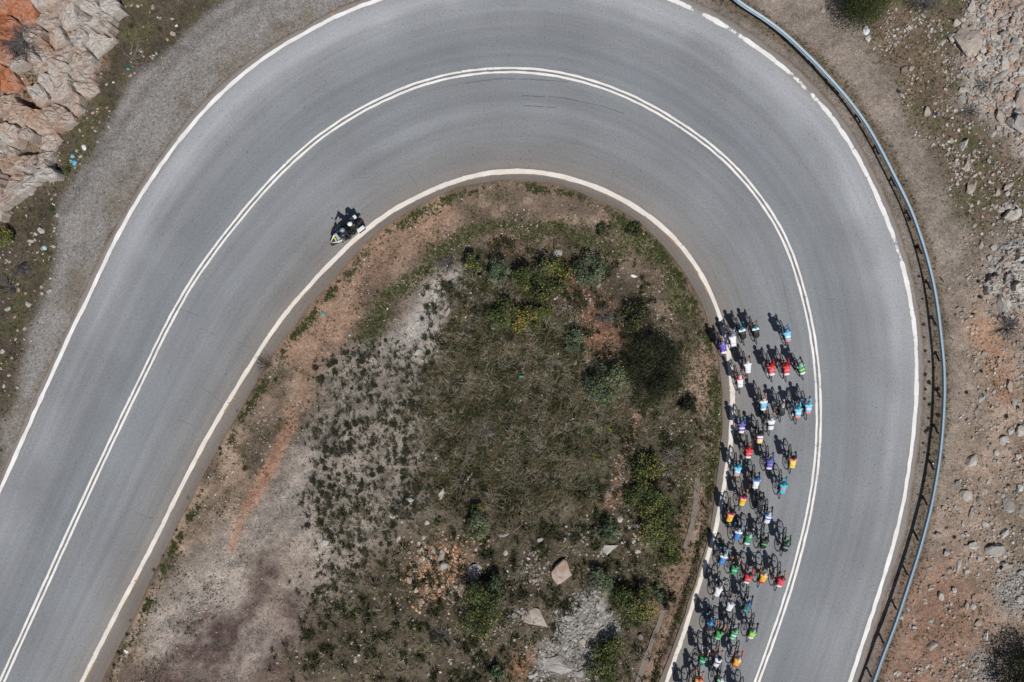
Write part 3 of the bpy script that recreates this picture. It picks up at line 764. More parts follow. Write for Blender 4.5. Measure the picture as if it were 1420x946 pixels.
RM = {'grey': rock_mat('grey_limestone', lin(158, 152, 146), lin(186, 182, 178)), 'pale': rock_mat('pale_limestone', lin(178, 170, 160), lin(206, 202, 198)),
      'tan': rock_mat('tan_rock', lin(170, 154, 142), lin(190, 181, 173)), 'face': rock_mat('cutting_face', lin(168, 138, 118), lin(182, 176, 170), 0.42, True, (.33, .55)), 'facer': rock_mat('red_cutting_face', lin(172, 112, 82), lin(182, 156, 140), 0.5, True), 'rust': rock_mat('rust_stained_rock', lin(174, 142, 120), lin(190, 180, 171)),
      'orange': rock_mat('orange_rock', lin(170, 110, 80), lin(186, 148, 122)), 'cut': rock_mat('cutting_rock', lin(166, 142, 126), lin(182, 176, 170), 1.3), 'cutr': rock_mat('red_cutting_rock', lin(170, 122, 96), lin(180, 156, 140), 1.3), 'dark': rock_mat('dark_rock', lin(110, 102, 94), lin(150, 142, 134))}
rr = np.random.default_rng(5)
ROCK_VAR = [mesh_np('rock', rock_shape(rr, ICO2, 16, 0.72, 0.03), ICO2[1]) for _ in range(9)]
BIG_VAR = [mesh_np('boulder', rock_shape(rr, ICO3, 18, 0.6, 0.025), ICO3[1]) for _ in range(7)]
LAND = [((778, 793), 'the wedge-shaped boulder'), ((741, 853), 'the flat oval boulder'), ((838, 762), 'the long pale slab'), ((770, 922), 'the biggest rubble boulder'), ((833, 838), 'the narrow standing rock'), ((620, 790), 'the orange stone heap'), ((905, 500), 'the big olive bush'), ((732, 444), 'the golden shrub'), ((600, 430), 'the gravel tongue'),
        ((372, 650), 'the orange dirt strip'), ((330, 900), 'the dark red soil stain'), ((664, 850), 'the heap shrub'), ((870, 640), 'the rusty scar'), ((722, 522), 'the blue cap'), ((1345, 62), 'the largest talus boulder'), ((1192, 10), 'the juniper'), ((1381, 761), 'the broad grey boulder'), ((1348, 637), 'the white triangular rock'), ((1390, 413), 'the tall bedrock slab'),
        ((1400, 702), 'the cleft rock'), ((1368, 881), 'the white stake'), ((1403, 300), 'the bedrock ledge'), ((1424, 932), 'the evergreen tree'), ((42, 68), 'the grey thorn bush'), ((190, 82), 'the bleached branches'), ((102, 221), 'the blue scraps'), ((10, 328), 'the flowering lay-by shrub'), ((15, 398), 'the flattened twigs'), ((450, 750), 'the pale gravel flat'), ((545, 715), 'the white slabs'),
        ((450, 570), 'the tan dirt bank'), ((540, 620), 'the grey gravel bank'), ((640, 600), 'the grey wispy plant'), ((1285, 155), 'the tan track stone'), ((1285, 540), 'the guardrail'), ((1300, 830), 'the red soil'), ((480, 880), 'the dry weeds below the gravel'), ((800, 470), 'the compact blue green shrub')]
def near(px, py): return min(LAND, key=lambda t: (t[0][0] - px) ** 2 + (t[0][1] - py) ** 2)[1]
KN = {'grey': 'grey', 'pale': 'whitish', 'tan': 'tan', 'rust': 'rust-stained', 'orange': 'orange', 'dark': 'dark grey', 'cut': 'rust-streaked grey', 'cutr': 'reddish orange'}
def rock_label(px, py, w, h, kind):
    a = math.sqrt(w * h); e = max(w, h) / min(w, h)
    return ' '.join(['large' if a > 14 else 'middling' if a > 8.5 else 'small', KN[kind], 'long slab' if e > 1.8 else 'rock', 'close to', near(px, py)])
def put_rock(px, py, w, h, ang, kind, label, group=None, name='rock', hz=None, sink=0.32, big=False):
    """w,h in photo pixels across; ang degrees in the picture plane."""
    g = G(px, py); sx, sy = w / 50.0, h / 50.0
    sz = hz if hz else 0.75 * (min(sx, sy) + 0.25 * max(sx, sy))
    src = random.choice(BIG_VAR if big else ROCK_VAR)
    o = bpy.data.objects.new(name, src); COL.objects.link(o)
    if len(src.materials) == 0: src.materials.append(RM['grey'])
    o.material_slots[0].link = 'OBJECT'; o.material_slots[0].material = RM[kind]
    o.scale = (sx, sy, sz); o.rotation_euler = (random.uniform(-.15, .15), random.uniform(-.15, .15), math.radians(ang))
    o.location = (g.x, g.y, g.z + sz * (0.72 - 2 * sink) * 0.6)
    if name != 'boulder': label = rock_label(px, py, w, h, kind); group = 'rocks: ' + label
    tag(o, label, 'boulder' if name == 'boulder' else 'rock', group)
    return o
G_IS = 'loose rocks on the island scrub'; G_HEAP = 'stones of the orange heap'; G_RUB = 'rocks in the grey rubble patch'; G_CUT = 'rock slabs of the cutting'; G_LV = 'stones by the gravel lay-by'
G_TAL = 'rocks of the talus above the track'; G_SL = 'rocks on the sandy slope'; G_FR = 'rocks on the weedy edge of the track'
BO = [  # unique boulders
 (778, 793, 27, 34, 20, 'rust', 'wedge-shaped pale boulder streaked with rust alone in the island scrub'),
 (741, 853, 48, 28, -28, 'tan', 'large flat oval boulder half buried beside the grey rubble patch'),
 (838, 762, 40, 17, 28, 'pale', 'long pale slab of rock below the round blue green shrub'),
 (770, 922, 50, 32, -15, 'grey', 'biggest grey boulder in the rubble patch on the island'),
 (833, 838, 15, 40, 10, 'grey', 'tall narrow grey rock standing in the rubble beside the flowering shrub'),
 (662, 792, 30, 34, 30, 'grey', 'flat grey slab leaning at the edge of the orange stone heap'),
 (1345, 62, 50, 40, -40, 'tan', 'largest blocky boulder with a shaded face on the talus'),
 (1381, 761, 36, 22, 20, 'grey', 'broad grey boulder with a dark hollow on the sandy slope'),
 (1390, 413, 22, 44, 8, 'pale', 'tall pale bedrock slab beside the dry grey shrub'),
 (1403, 300, 30, 22, 20, 'pale', 'jagged pale bedrock ledge above the gravel track'),
 (1348, 637, 17, 24, -30, 'pale', 'white triangular rock on bare sand past the guardrail'),
 (1400, 702, 20, 26, 20, 'grey', 'upright grey rock with a cleft at the scrubby sand edge'),
]
for b in BO: put_rock(*b, name='boulder', big=True, hz={662: .16, 741: .2, 838: .16, 770: .5, 1345: .75}.get(b[0]))
def clip_poly(poly, n, d):
    out = []
    for a, b in zip(poly, poly[1:] + poly[:1]):
        da, db = a[0] * n[0] + a[1] * n[1] - d, b[0] * n[0] + b[1] * n[1] - d
        if da <= 0: out.append(a)
        if da * db < 0: t = da / (da - db); out.append((a[0] + t * (b[0] - a[0]), a[1] + t * (b[1] - a[1])))
    return out
def fractured(bbox, mask, n, mind, seed, kindf, drop, hmax, labf, lim=60):
    r = random.Random(seed); pts = []
    x0, y0, x1, y1 = bbox; tries = 0
    while len(pts) < n and tries < 9000:
        tries += 1; q = (r.uniform(x0, x1), r.uniform(y0, y1)); m = mind * (0.35 + 1.5 * (0.5 + float(vnoise(q[0] / 30, q[1] / 30, 2))) ** 1.4)
        if all((q[0] - a[0]) ** 2 + ((q[1] - a[1]) * 1.25) ** 2 > m * m for a in pts): pts.append(q)
    for i, q in enumerate(pts):
        if zsample(mask, np.array(q[0]), np.array(q[1])) < .55 or r.random() < drop or (bbox[0] < 0 and min(math.hypot(q[0] - a, q[1] - b) for a, b in ((40, 64), (52, 112), (75, 148))) < 15): continue
        poly = [(q[0] - lim, q[1] - lim * .8), (q[0] + lim * .9, q[1] - lim), (q[0] + lim, q[1] + lim * .9), (q[0] - lim * .8, q[1] + lim)]
        for j, a in enumerate(pts):
            if j == i: continue
            nx_, ny_ = a[0] - q[0], a[1] - q[1]; poly = clip_poly(poly, (nx_, ny_), nx_ * (a[0] + q[0]) / 2 + ny_ * (a[1] + q[1]) / 2)
            if len(poly) < 3: break
        if len(poly) < 3: continue
        cx_ = sum(a[0] for a in poly) / len(poly); cy_ = sum(a[1] for a in poly) / len(poly)
        ring = []
        for a, b in zip(poly, poly[1:] + poly[:1]):
            L = math.hypot(b[0] - a[0], b[1] - a[1]); k = max(1, int(L / 4.5))
            for t in range(k): ring.append((a[0] + (b[0] - a[0]) * t / k + r.uniform(-1, 1) * 1.6, a[1] + (b[1] - a[1]) * t / k + r.uniform(-1, 1) * 1.6))
        g = G(cx_, cy_); hh = hmax * r.uniform(.25, 1.0); tx, ty = r.uniform(-.45, .3), r.uniform(-.5, .3); sk = r.uniform(.90, 1.02)
        bm = bmesh.new(); rings = []
        for f, zz in ((sk + .03, -.5), (sk, -.14), (sk - .06, -.03), (sk * .76, .02), (sk * .52, .04), (sk * .26, .05)):
            row = []
            for a in ring:
                dx, dy = (a[0] - cx_) * f / 25, -(a[1] - cy_) * f / 25
                z = hh + zz + tx * dx + ty * dy + (r.uniform(-.07, .07) if zz > -.3 else 0) + (.10 * float(vnoise((g.x + dx) * 2.2, (g.y + dy) * 2.2, 5)) if zz > -.3 else -.3)
                row.append(bm.verts.new((dx, dy, z)))
            rings.append(row)
        c0 = bm.verts.new((0, 0, hh + .05)); m_ = len(ring)
        for ra, rb in zip(rings[:-1], rings[1:]):
            for k in range(m_): bm.faces.new([ra[k], ra[(k + 1) % m_], rb[(k + 1) % m_], rb[k]])
        for k in range(m_): bm.faces.new([rings[-1][k], rings[-1][(k + 1) % m_], c0])
        kd = kindf(q[0], q[1], r); o = link('bedrock_block', bm_mesh('bedrock_block', bm), RM[kd]); o.location = g
        w = math.sqrt(max(1, abs(sum(a[0] * b[1] - a[1] * b[0] for a, b in zip(poly, poly[1:] + poly[:1]))) / 2)) / 25
        lab = labf(KN[kd], w, near(q[0], q[1])); tag(o, lab, 'rock', 'blocks: ' + lab)
KN['face'] = 'weathered'; KN['facer'] = 'reddish orange'
fractured((-60, -60, 190, 275), rock_l, 190, 24, 4, lambda x, y, r: 'facer' if x < 45 and y < 135 else 'face', .12, .85,
          lambda c, w, nr: ('broad ' if w > 1.2 else 'narrow ' if w < .75 else '') + c + ' bedrock block of the fractured road cutting close to ' + nr)
fractured((1372, 300, 1450, 450), rock_r, 60, 15, 7, lambda x, y, r: r.choice(['pale', 'grey', 'tan']), .2, .3, lambda c, w, nr: ('broad ' if w > .9 else 'narrow ') + c + ' bedrock outcrop above the track close to ' + nr, 14)
hand = {
 ('grey limestone rock lying loose in the dry island scrub', G_IS): [(714, 853, 11, 11, 0, 'grey'), (612, 686, 11, 20, -30, 'pale'), (650, 662, 9, 20, -25, 'grey'), (569, 693, 16, 9, 0, 'pale'), (545, 715, 14, 9, 10, 'pale'), (592, 724, 8, 8, 0, 'pale'), (552, 747, 8, 12, 0, 'pale'), (697, 741, 20, 8, 10, 'grey'),
   (675, 684, 10, 8, 0, 'tan'), (450, 751, 19, 13, 20, 'pale'), (440, 774, 10, 6, 20, 'pale'), (579, 488, 9, 17, -35, 'pale'), (621, 432, 11, 14, 0, 'grey'), (772, 351, 15, 13, 0, 'grey'), (745, 313, 8, 6, 0, 'rust'), (830, 396, 8, 8, 0, 'tan'),
   (749, 748, 14, 6, 35, 'grey'), (701, 766, 7, 9, 0, 'pale'), (724, 778, 5, 6, 0, 'pale'), (859, 719, 10, 12, 0, 'pale'), (882, 729, 12, 8, 0, 'tan'), (488, 891, 9, 7, 0, 'pale'), (493, 915, 6, 8, 0, 'tan'), (682, 660, 4, 10, -20, 'pale'), (498, 478, 8, 5, 0, 'rust'), (754, 594, 5, 6, 0, 'tan'),
   (815, 500, 5, 5, 0, 'pale'), (798, 504, 6, 9, 0, 'grey'), (783, 428, 8, 6, -40, 'grey'), (634, 380, 12, 8, 0, 'grey'), (918, 610, 9, 8, 0, 'grey'), (922, 657, 18, 14, 0, 'dark'), (877, 622, 8, 6, 30, 'tan'), (884, 764, 9, 7, 0, 'pale'), (878, 751, 7, 8, 0, 'pale'), (888, 881, 10, 11, -30, 'dark')],
 ('small boulder poking out of the grey rubble patch', G_RUB): [(805, 932, 22, 14, 0, 'grey'), (787, 855, 14, 12, 0, 'grey'), (800, 870, 12, 10, 0, 'grey'), (815, 873, 9, 8, 0, 'tan'), (808, 887, 10, 12, -20, 'tan'), (826, 862, 9, 14, 10, 'grey'), (779, 842, 8, 12, 0, 'pale'), (846, 851, 11, 12, 0, 'grey'), (833, 888, 14, 7, 30, 'tan'), (795, 920, 9, 8, 0, 'grey'), (740, 935, 18, 12, 0, 'pale'), (757, 935, 20, 10, 20, 'pale')],
 ('broken stone in the orange heap among the scrub', G_HEAP): [(617, 784, 15, 15, 20, 'grey'), (641, 816, 15, 22, 10, 'rust'), (583, 762, 11, 11, 0, 'tan'), (602, 763, 8, 10, 0, 'pale'), (568, 805, 10, 14, 10, 'rust'), (584, 833, 11, 10, 0, 'rust'), (600, 828, 14, 6, 0, 'tan'), (675, 758, 10, 10, 0, 'rust'), (613, 769, 8, 20, -25, 'grey'),
   (657, 769, 10, 6, 0, 'orange'), (645, 793, 11, 9, 0, 'orange'), (600, 800, 7, 9, 0, 'orange'), (609, 817, 12, 8, 0, 'rust'), (592, 815, 9, 8, 0, 'rust'), (640, 778, 9, 6, 0, 'rust'), (632, 763, 8, 8, 0, 'orange'), (595, 780, 5, 12, 0, 'rust'), (629, 818, 9, 7, 0, 'grey'), (660, 811, 8, 8, 0, 'pale'), (684, 795, 6, 10, -10, 'rust'), (605, 838, 8, 5, 0, 'rust'), (583, 775, 5, 9, 0, 'rust'), (625, 800, 6, 6, 0, 'orange'), (650, 782, 7, 6, 0, 'rust'), (618, 828, 10, 5, 0, 'tan')],
 ('rounded stone lying in the weeds along the gravel lay-by', G_LV): [(43, 266, 14, 11, 20, 'pale'), (57, 320, 12, 9, -20, 'pale'), (43, 334, 10, 6, 0, 'pale'), (6, 258, 7, 8, 0, 'pale'), (80, 298, 8, 6, 20, 'pale'), (68, 404, 10, 8, 10, 'tan'), (59, 398, 7, 7, 0, 'rust'), (40, 422, 10, 9, 20, 'tan'), (27, 402, 7, 8, 0, 'rust'), (240, 47, 9, 9, 0, 'tan'), (34, 456, 7, 7, 0, 'rust'), (4, 487, 7, 8, 0, 'pale'), (12, 428, 12, 8, 0, 'grey'), (149, 149, 5, 5, 0, 'orange'), (112, 217, 7, 6, 0, 'pale'), (212, 10, 8, 8, 0, 'grey'), (25, 537, 6, 6, 0, 'tan'), (6, 535, 5, 7, 0, 'pale'), (191, 8, 9, 6, 0, 'pale'), (22, 470, 6, 6, 0, 'rust'), (52, 350, 4, 6, -30, 'pale'), (12, 520, 6, 5, 0, 'pale'), (20, 440, 6, 5, 0, 'rust')],
 ('angular grey rock in the jumbled talus', G_TAL): [(1320, 53, 14, 14, 0, 'pale'), (1392, 88, 16, 20, 10, 'pale'), (1389, 104, 26, 14, 20, 'grey'), (1365, 28, 14, 18, 20, 'grey'), (1347, 9, 12, 20, -10, 'pale'), (1376, 187, 12, 11, 20, 'pale'), (1414, 140, 20, 26, 0, 'tan'), (1412, 170, 26, 36, 0, 'grey'), (1384, 160, 12, 24, 0, 'tan'), (1308, 58, 9, 12, 0, 'pale'), (1311, 84, 7, 10, -30, 'pale'), (1335, 125, 14, 10, 0, 'pale'), (1383, 176, 10, 12, 0, 'grey'), (1410, 112, 18, 12, 0, 'rust'), (1384, 20, 14, 16, 0, 'rust'), (1400, 40, 14, 12, 0, 'tan'), (1405, 66, 12, 10, 0, 'grey'), (1365, 85, 10, 9, 0, 'pale'), (1345, 105, 9, 9, 0, 'grey'), (1330, 104, 8, 8, 0, 'pale'), (1375, 120, 9, 12, 0, 'grey'), (1362, 10, 9, 9, 0, 'pale'), (1412, 12, 16, 14, 0, 'tan'), (1398, 128, 12, 9, 0, 'rust'), (1372, 60, 9, 11, 0, 'grey')],
 ('stone lying in the weeds at the edge of the gravel track', G_FR): [(1285, 155, 13, 14, 0, 'tan'), (1337, 200, 14, 21, -20, 'pale'), (1324, 226, 12, 13, 0, 'tan'), (1340, 231, 11, 16, -10, 'tan'), (1319, 195, 8, 9, 0, 'tan'), (1345, 262, 15, 19, 10, 'tan'), (1398, 258, 20, 10, 30, 'tan'), (1383, 267, 9, 11, 0, 'tan'), (1392, 362, 11, 20, -5, 'tan'), (1398, 363, 6, 18, 10, 'pale'), (1378, 373, 11, 11, 0, 'pale'), (1363, 371, 8, 9, 0, 'grey'), (1360, 340, 7, 13, -10, 'grey'), (1394, 436, 12, 8, 0, 'grey'), (1415, 212, 12, 10, 0, 'pale'), (1327, 255, 7, 6, 0, 'pale'), (1356, 280, 6, 8, 0, 'pale'), (1364, 289, 7, 6, 0, 'pale'), (1346, 285, 6, 7, 0, 'pale'), (1254, 96, 14, 10, 30, 'dark'), (1264, 95, 9, 9, 0, 'tan'), (1260, 38, 7, 8, 0, 'pale'), (1202, 53, 8, 7, 0, 'pale'), (1141, 15, 8, 7, 0, 'grey'), (1310, 124, 6, 6, 0, 'pale'), (1295, 72, 5, 5, 0, 'pale'), (1374, 322, 8, 6, 0, 'pale'), (1352, 312, 8, 10, 0, 'tan'), (1377, 396, 6, 5, 0, 'grey'), (1353, 386, 5, 6, 0, 'grey'), (1333, 152, 6, 6, 0, 'pale')],
 ('pale weathered rock on the sandy slope past the guardrail', G_SL): [(1361, 552, 12, 14, 0, 'pale'), (1354, 569, 7, 16, 0, 'pale'), (1398, 533, 10, 22, -10, 'tan'), (1406, 555, 9, 14, 20, 'tan'), (1400, 597, 10, 13, 0, 'pale'), (1338, 686, 16, 18, 30, 'pale'), (1365, 490, 9, 9, 0, 'grey'), (1308, 757, 7, 9, 0, 'grey'), (1312, 767, 10, 12, 0, 'grey'), (1350, 757, 19, 12, -10, 'pale'), (1329, 785, 8, 25, -20, 'pale'), (1339, 792, 11, 13, -20, 'pale'), (1290, 787, 8, 7, 0, 'pale'), (1317, 790, 9, 9, 0, 'tan'), (1303, 825, 10, 16, 0, 'pale'), (1291, 816, 10, 6, 20, 'pale'), (1348, 840, 9, 9, 0, 'pale'), (1356, 864, 10, 13, -20, 'tan'), (1291, 896, 20, 14, 10, 'tan'), (1284, 924, 9, 10, 0, 'pale'), (1244, 934, 9, 12, 0, 'pale'), (1259, 844, 6, 9, 0, 'pale'), (1267, 869, 8, 6, 0, 'pale'), (1291, 861, 8, 7, 0, 'pale'), (1358, 774, 9, 12, 0, 'pale'), (1371, 612, 5, 9, -20, 'pale'), (1378, 640, 5, 11, -20, 'tan'), (1346, 712, 6, 16, -10, 'tan'), (1363, 726, 6, 10, 0, 'pale'), (1335, 727, 5, 11, 0, 'pale'), (1383, 557, 6, 5, 0, 'tan'), (1340, 838, 6, 15, -15, 'tan'), (1360, 836, 9, 7, 20, 'tan'), (1282, 835, 7, 6, 0, 'tan'), (1397, 785, 24, 8, 20, 'tan'), (1392, 770, 9, 9, 0, 'pale'), (1370, 668, 6, 7, 0, 'pale'), (1345, 663, 7, 6, 0, 'pale'), (1308, 885, 5, 9, 0, 'rust'), (1250, 856, 9, 7, 0, 'tan')],
}
for (lab, grp), L_ in hand.items():
    for t in L_: put_rock(*t, label=lab, group=grp)

def sample_px(W, n):
    """n random pixel positions drawn from raster weights W."""
    inside = (zpx > -60) & (zpx < 1480) & (zpy > -60) & (zpy < 1006)
    w = np.where(inside, np.clip(W, 0, None), 0).ravel(); w = w / w.sum()
    k = rng.choice(len(w), size=n, p=w)
    return zpx.ravel()[k] + rng.uniform(-1, 1, n), zpy.ravel()[k] + rng.uniform(-1, 1, n)
offroad = (isl & (dI > 4)) | (outm & (dO > 5))
off = offroad.astype(float)
# middling rocks: single objects
jag = zone([(1365, 240), (1440, 230), (1440, 480), (1385, 480), (1375, 400)], 10) + zone([(1375, 480), (1440, 480), (1440, 660), (1395, 640)], 10) * .5 + zone([(1330, 690), (1440, 660), (1440, 830), (1340, 800)], 14) * .8
for W, n, lab, grp, kinds, lo, hi in ((jag, 30, '', '', ('pale', 'grey', 'pale', 'tan'), 5, 17), (rub_r, 40, 'angular grey rock in the jumbled talus', G_TAL, ('grey', 'pale', 'pale', 'grey'), 5, 22), (rub_i, 8, 'small boulder poking out of the grey rubble patch', G_RUB, ('grey', 'pale'), 4, 8),
                                     (sand_m * (dO > 45), 28, 'pale weathered rock on the sandy slope past the guardrail', G_SL, ('pale', 'grey', 'tan', 'pale'), 3.5, 10)):
    xs, ys = sample_px(W * off, n)
    for x, y in zip(xs, ys):
        s = lo + (hi - lo) * random.random() ** 1.6
        put_rock(x, y, s, s * random.uniform(.7, 1.3), random.uniform(0, 180), random.choice(kinds), lab, grp)

def scatter_stones(name, specs, label=None):
    Vs, Fs, Cs = [], [], []; base = 0
    var = [rock_shape(rng, ICO1, 7, 0.8, 0.12) for _ in range(8)]
    for W, n, lo, hi, pal in specs:
        xs, ys = sample_px(W * off, n); x, y, z = Gn(xs, ys)
        s = (lo + (hi - lo) * rng.random(n) ** 2.5) / 50.0
        pal = np.array([lin(*c) for c in pal]); col = pal[rng.integers(0, len(pal), n)] * rng.uniform(.75, 1.15, (n, 1))
        a = rng.uniform(0, 2 * math.pi, n); sh = np.c_[s, s * rng.uniform(.6, 1.0, n), s * rng.uniform(.45, .9, n)]
        for v in range(8):
            k = np.arange(v, n, 8)
            if len(k) == 0: continue
            B = var[v][None] * sh[k][:, None, :]
            ca, sa = np.cos(a[k])[:, None], np.sin(a[k])[:, None]
            R = np.stack([B[..., 0] * ca - B[..., 1] * sa + x[k][:, None], B[..., 0] * sa + B[..., 1] * ca + y[k][:, None], B[..., 2] + (z[k] + 0.35 * sh[k][:, 2])[:, None]], -1)
            nv = R.shape[1]
            Vs.append(R.reshape(-1, 3)); Cs.append(np.repeat(col[k], nv, 0))
            Fs.append((ICO1[1][None] + (base + nv * np.arange(len(k)))[:, None, None]).reshape(-1, 3)); base += nv * len(k)
    o = link(name, mesh_np(name, np.concatenate(Vs), np.concatenate(Fs), np.concatenate(Cs)), M_stone)
    return tag(o, label, 'stones', kind='stuff')
white = [(196, 192, 188), (168, 162, 156), (176, 158, 142), (146, 138, 130)]; grey_p = [(160, 156, 152), (178, 174, 170), (142, 138, 134)]; warm = [(176, 152, 134), (166, 136, 114), (186, 172, 160)]; cl1 = 0.12 + ss(0.05, 0.35, fbm(zpx / 22, zpy / 22, 7)); cl2 = 0.12 + ss(0.0, 0.3, fbm(zpx / 28, zpy / 28, 0))
ring_m = z_isl * (1 - ss(60, 120, dI))
scatter_stones('small_stones', [(rub_i, 2600, 1.5, 6.0, grey_p), (rub_r, 3000, 1.5, 8.0, grey_p + warm), (rub_r2, 700, 1.5, 5, grey_p), (ring_m * cl2, 3600, 0.9, 3.4, white + warm), (scrub_m * cl1, 2300, 1.0, 4.5, white),
    (gravel_m * z_isl, 2600, 0.7, 2.2, white + grey_p + [(108, 98, 90), (92, 84, 78)]), (veg_l * cl2, 1400, 1.0, 5.5, white + warm), (rock_l, 1100, 1.2, 4, warm + grey_p), (veg_r * rightv * cl1, 2000, 1.0, 5.5, white), (sand_m * (dO > 36) * cl2, 3600, 1.0, 6.0, white + warm),
    (leftv * (1 - veg_l), 1900, 0.6, 1.7, white + [(100, 96, 92)]), (rightv * (dO > 14), 1500, 0.7, 2.0, white + [(96, 88, 82)]), (rock_r, 500, 2, 9, grey_p), (jag, 900, 1.5, 6, grey_p + white), (rub_r, 160, 6, 14, grey_p + white), (jag, 110, 4, 12, grey_p + white), (rub_i, 60, 4, 9, grey_p), (sand_m * (dO > 45), 120, 3.5, 9, white + grey_p), (zone([(575, 750), (660, 745), (665, 835), (570, 835)], 12), 520, 2, 7.5, [(200, 160, 130), (190, 144, 112), (205, 190, 176)]), (zone([(680, 800), (800, 740), (860, 700), (880, 780), (780, 860), (640, 930), (560, 890)], 20) * cl1, 1000, 1.5, 5, white), (stroke([(882, 560), (872, 610), (868, 640), (865, 675), (846, 700)], 9, 4, .6), 420, 1.2, 4, white + warm), (zone([(790, 385), (850, 410), (870, 470), (850, 505), (815, 490), (790, 440)], 10), 420, 1.0, 3.6, warm + white), (zone([(775, 420), (800, 410), (800, 440), (785, 445)], 5), 60, 2, 5, white)],
    'loose pale stones and rubble strewn over the dirt')

# ------------------------------------------------------------------ grass and weeds
def tuft_arrays(x, y, z, size, nb, pal, spread=1.0, wid=0.02, up=0.6):
    """blades for tufts: returns V,F,C."""
    n = len(x); N = n * nb
    ti = np.repeat(np.arange(n), nb)
    a = rng.uniform(0, 2 * math.pi, N); L = size[ti] * rng.uniform(.5, 1.1, N); lean = rng.uniform(.25, 1.0, N) * spread
    dx, dy, dz = np.cos(a) * lean, np.sin(a) * lean, np.full(N, up) * rng.uniform(.5, 1.2, N)
    b = rng.uniform(0, 1, (N, 2)) * 0; bx = x[ti] + np.cos(a) * size[ti] * 0.15 * rng.random(N); by = y[ti] + np.sin(a) * size[ti] * 0.15 * rng.random(N); bz = z[ti] - 0.01
    w = wid * rng.uniform(.6, 1.4, N); px_, py_ = -np.sin(a) * w, np.cos(a) * w
    p0 = np.c_[bx - px_, by - py_, bz]; p1 = np.c_[bx + px_, by + py_, bz]
    mid = np.c_[bx + dx * L * .5, by + dy * L * .5, bz + dz * L * .75]
    m0 = mid - np.c_[px_, py_, 0 * w] * .8; m1 = mid + np.c_[px_, py_, 0 * w] * .8
    tip = np.c_[bx + dx * L, by + dy * L, bz + dz * L * (1.0 - .35 * lean)]
    V = np.stack([p0, p1, m1, m0, tip], 1).reshape(-1, 3)
    o = 5 * np.arange(N)[:, None]
    F = np.concatenate([o + [[0, 1, 2]], o + [[0, 2, 3]], o + [[3, 2, 4]]], 0)
    pal = np.array([lin(*c) for c in pal]); ct = pal[rng.integers(0, len(pal), n)]
    c = ct[ti] * rng.uniform(.7, 1.25, (N, 1)); C = np.repeat(c, 5, 0)
    return V, F, C
def grass_stuff(name, specs, label):
    Vs, Fs, Cs = [], [], []; base = 0
    for W, n, lo, hi, nb, pal, wid, up in specs:
        xs, ys = sample_px(W * off, n); x, y, z = Gn(xs, ys)
        V, F, C = tuft_arrays(x, y, z, rng.uniform(lo, hi, n), nb, pal, 1.0, wid, up)
        Vs.append(V); Fs.append(F + base); Cs.append(C); base += len(V)
    o = link(name, mesh_np(name, np.concatenate(Vs), np.concatenate(Fs), np.concatenate(Cs)), M_grass)
    return tag(o, label, 'grass', kind='stuff')
dry = [(128, 114, 90), (112, 100, 76), (92, 86, 60), (140, 124, 102), (78, 76, 50)]; olive = [(74, 78, 44), (88, 90, 52), (62, 64, 38), (100, 96, 64)]; green = [(84, 96, 48), (96, 106, 56), (72, 84, 44)]
edge_in = z_isl * (1 - ss(4, 18, dI)) * (0.1 + ss(-.05, .3, fbm(zpx / 20, zpy / 20, 3))); edge_out = rightv * ss(8, 14, dO) * (1 - ss(28, 40, dO))
wisp = [(162, 150, 128), (140, 130, 106), (116, 110, 84), (104, 102, 74), (152, 146, 134)]
grass_stuff('dry_grass', [(core_m * (.12 + ss(-.12, .2, fbm(zpx / 15, zpy / 15, 5))), 4600, .14, .36, 12, dry + olive, .014, .6), ((core_m + .25 * scrub_m) * (.2 + ss(-.1, .25, fbm(zpx / 17, zpy / 17, 2))), 1700, .35, .75, 16, wisp, .010, .55), (np.maximum(core_m, .8 * scrub_m) * dk * (1 - rub_i), 2200, .2, .45, 16, [(62, 66, 40), (54, 58, 36), (76, 78, 48)], .016, .9), (np.clip(scrub_m - .6 * core_m - rub_i, 0, 1) * (0.35 + ss(-.2, .2, fbm(zpx / 30, zpy / 30, 3))), 5200, .08, .24, 10, dry + olive, .013, .5),
    (ring_m * ss(-.1, .3, fbm(zpx / 30, zpy / 30, 6)), 3600, .05, .14, 8, olive + dry, .013, .6), (green_m * z_isl, 3400, .05, .15, 9, green + olive, .015, .7), (tuft_m * (.15 + ss(-.05, .25, fbm(zpx / 13, zpy / 13, 6))), 950, .14, .30, 14, [(66, 68, 50), (78, 78, 60), (92, 90, 72)], .013, .8), (tuft_m, 1500, .06, .18, 9, dry + olive, .012, .5), (gravel_m * z_isl * ss(-.1, .3, fbm(zpx / 16, zpy / 16, 1)), 1800, .04, .11, 7, dry, .011, .5),
    (veg_l, 3600, .06, .18, 9, olive + dry + green, .014, .6), (veg_r * rightv, 2600, .05, .15, 8, green + olive + dry, .013, .6), (edge_in, 2200, .07, .2, 9, olive + green, .014, .7), (edge_out, 1700, .05, .16, 8, olive + dry, .012, .6),
    (np.clip(sand_m - .3, 0, 1) * (dO > 40) * ss(.05, .3, fbm(zpx / 34, zpy / 34, 1)), 1500, .05, .14, 7, dry + olive, .012, .5), (rock_l * ss(.15, .3, fbm(zpx / 22, zpy / 22, 4)), 900, .06, .16, 8, olive, .014, .6),
    (np.exp(-((zpx - 980) / 60.) ** 2) * z_isl * (zpy > 430), 1700, .06, .18, 9, olive + green + dry, .014, .6)],
    'short dry grass and weeds covering the island and verges')
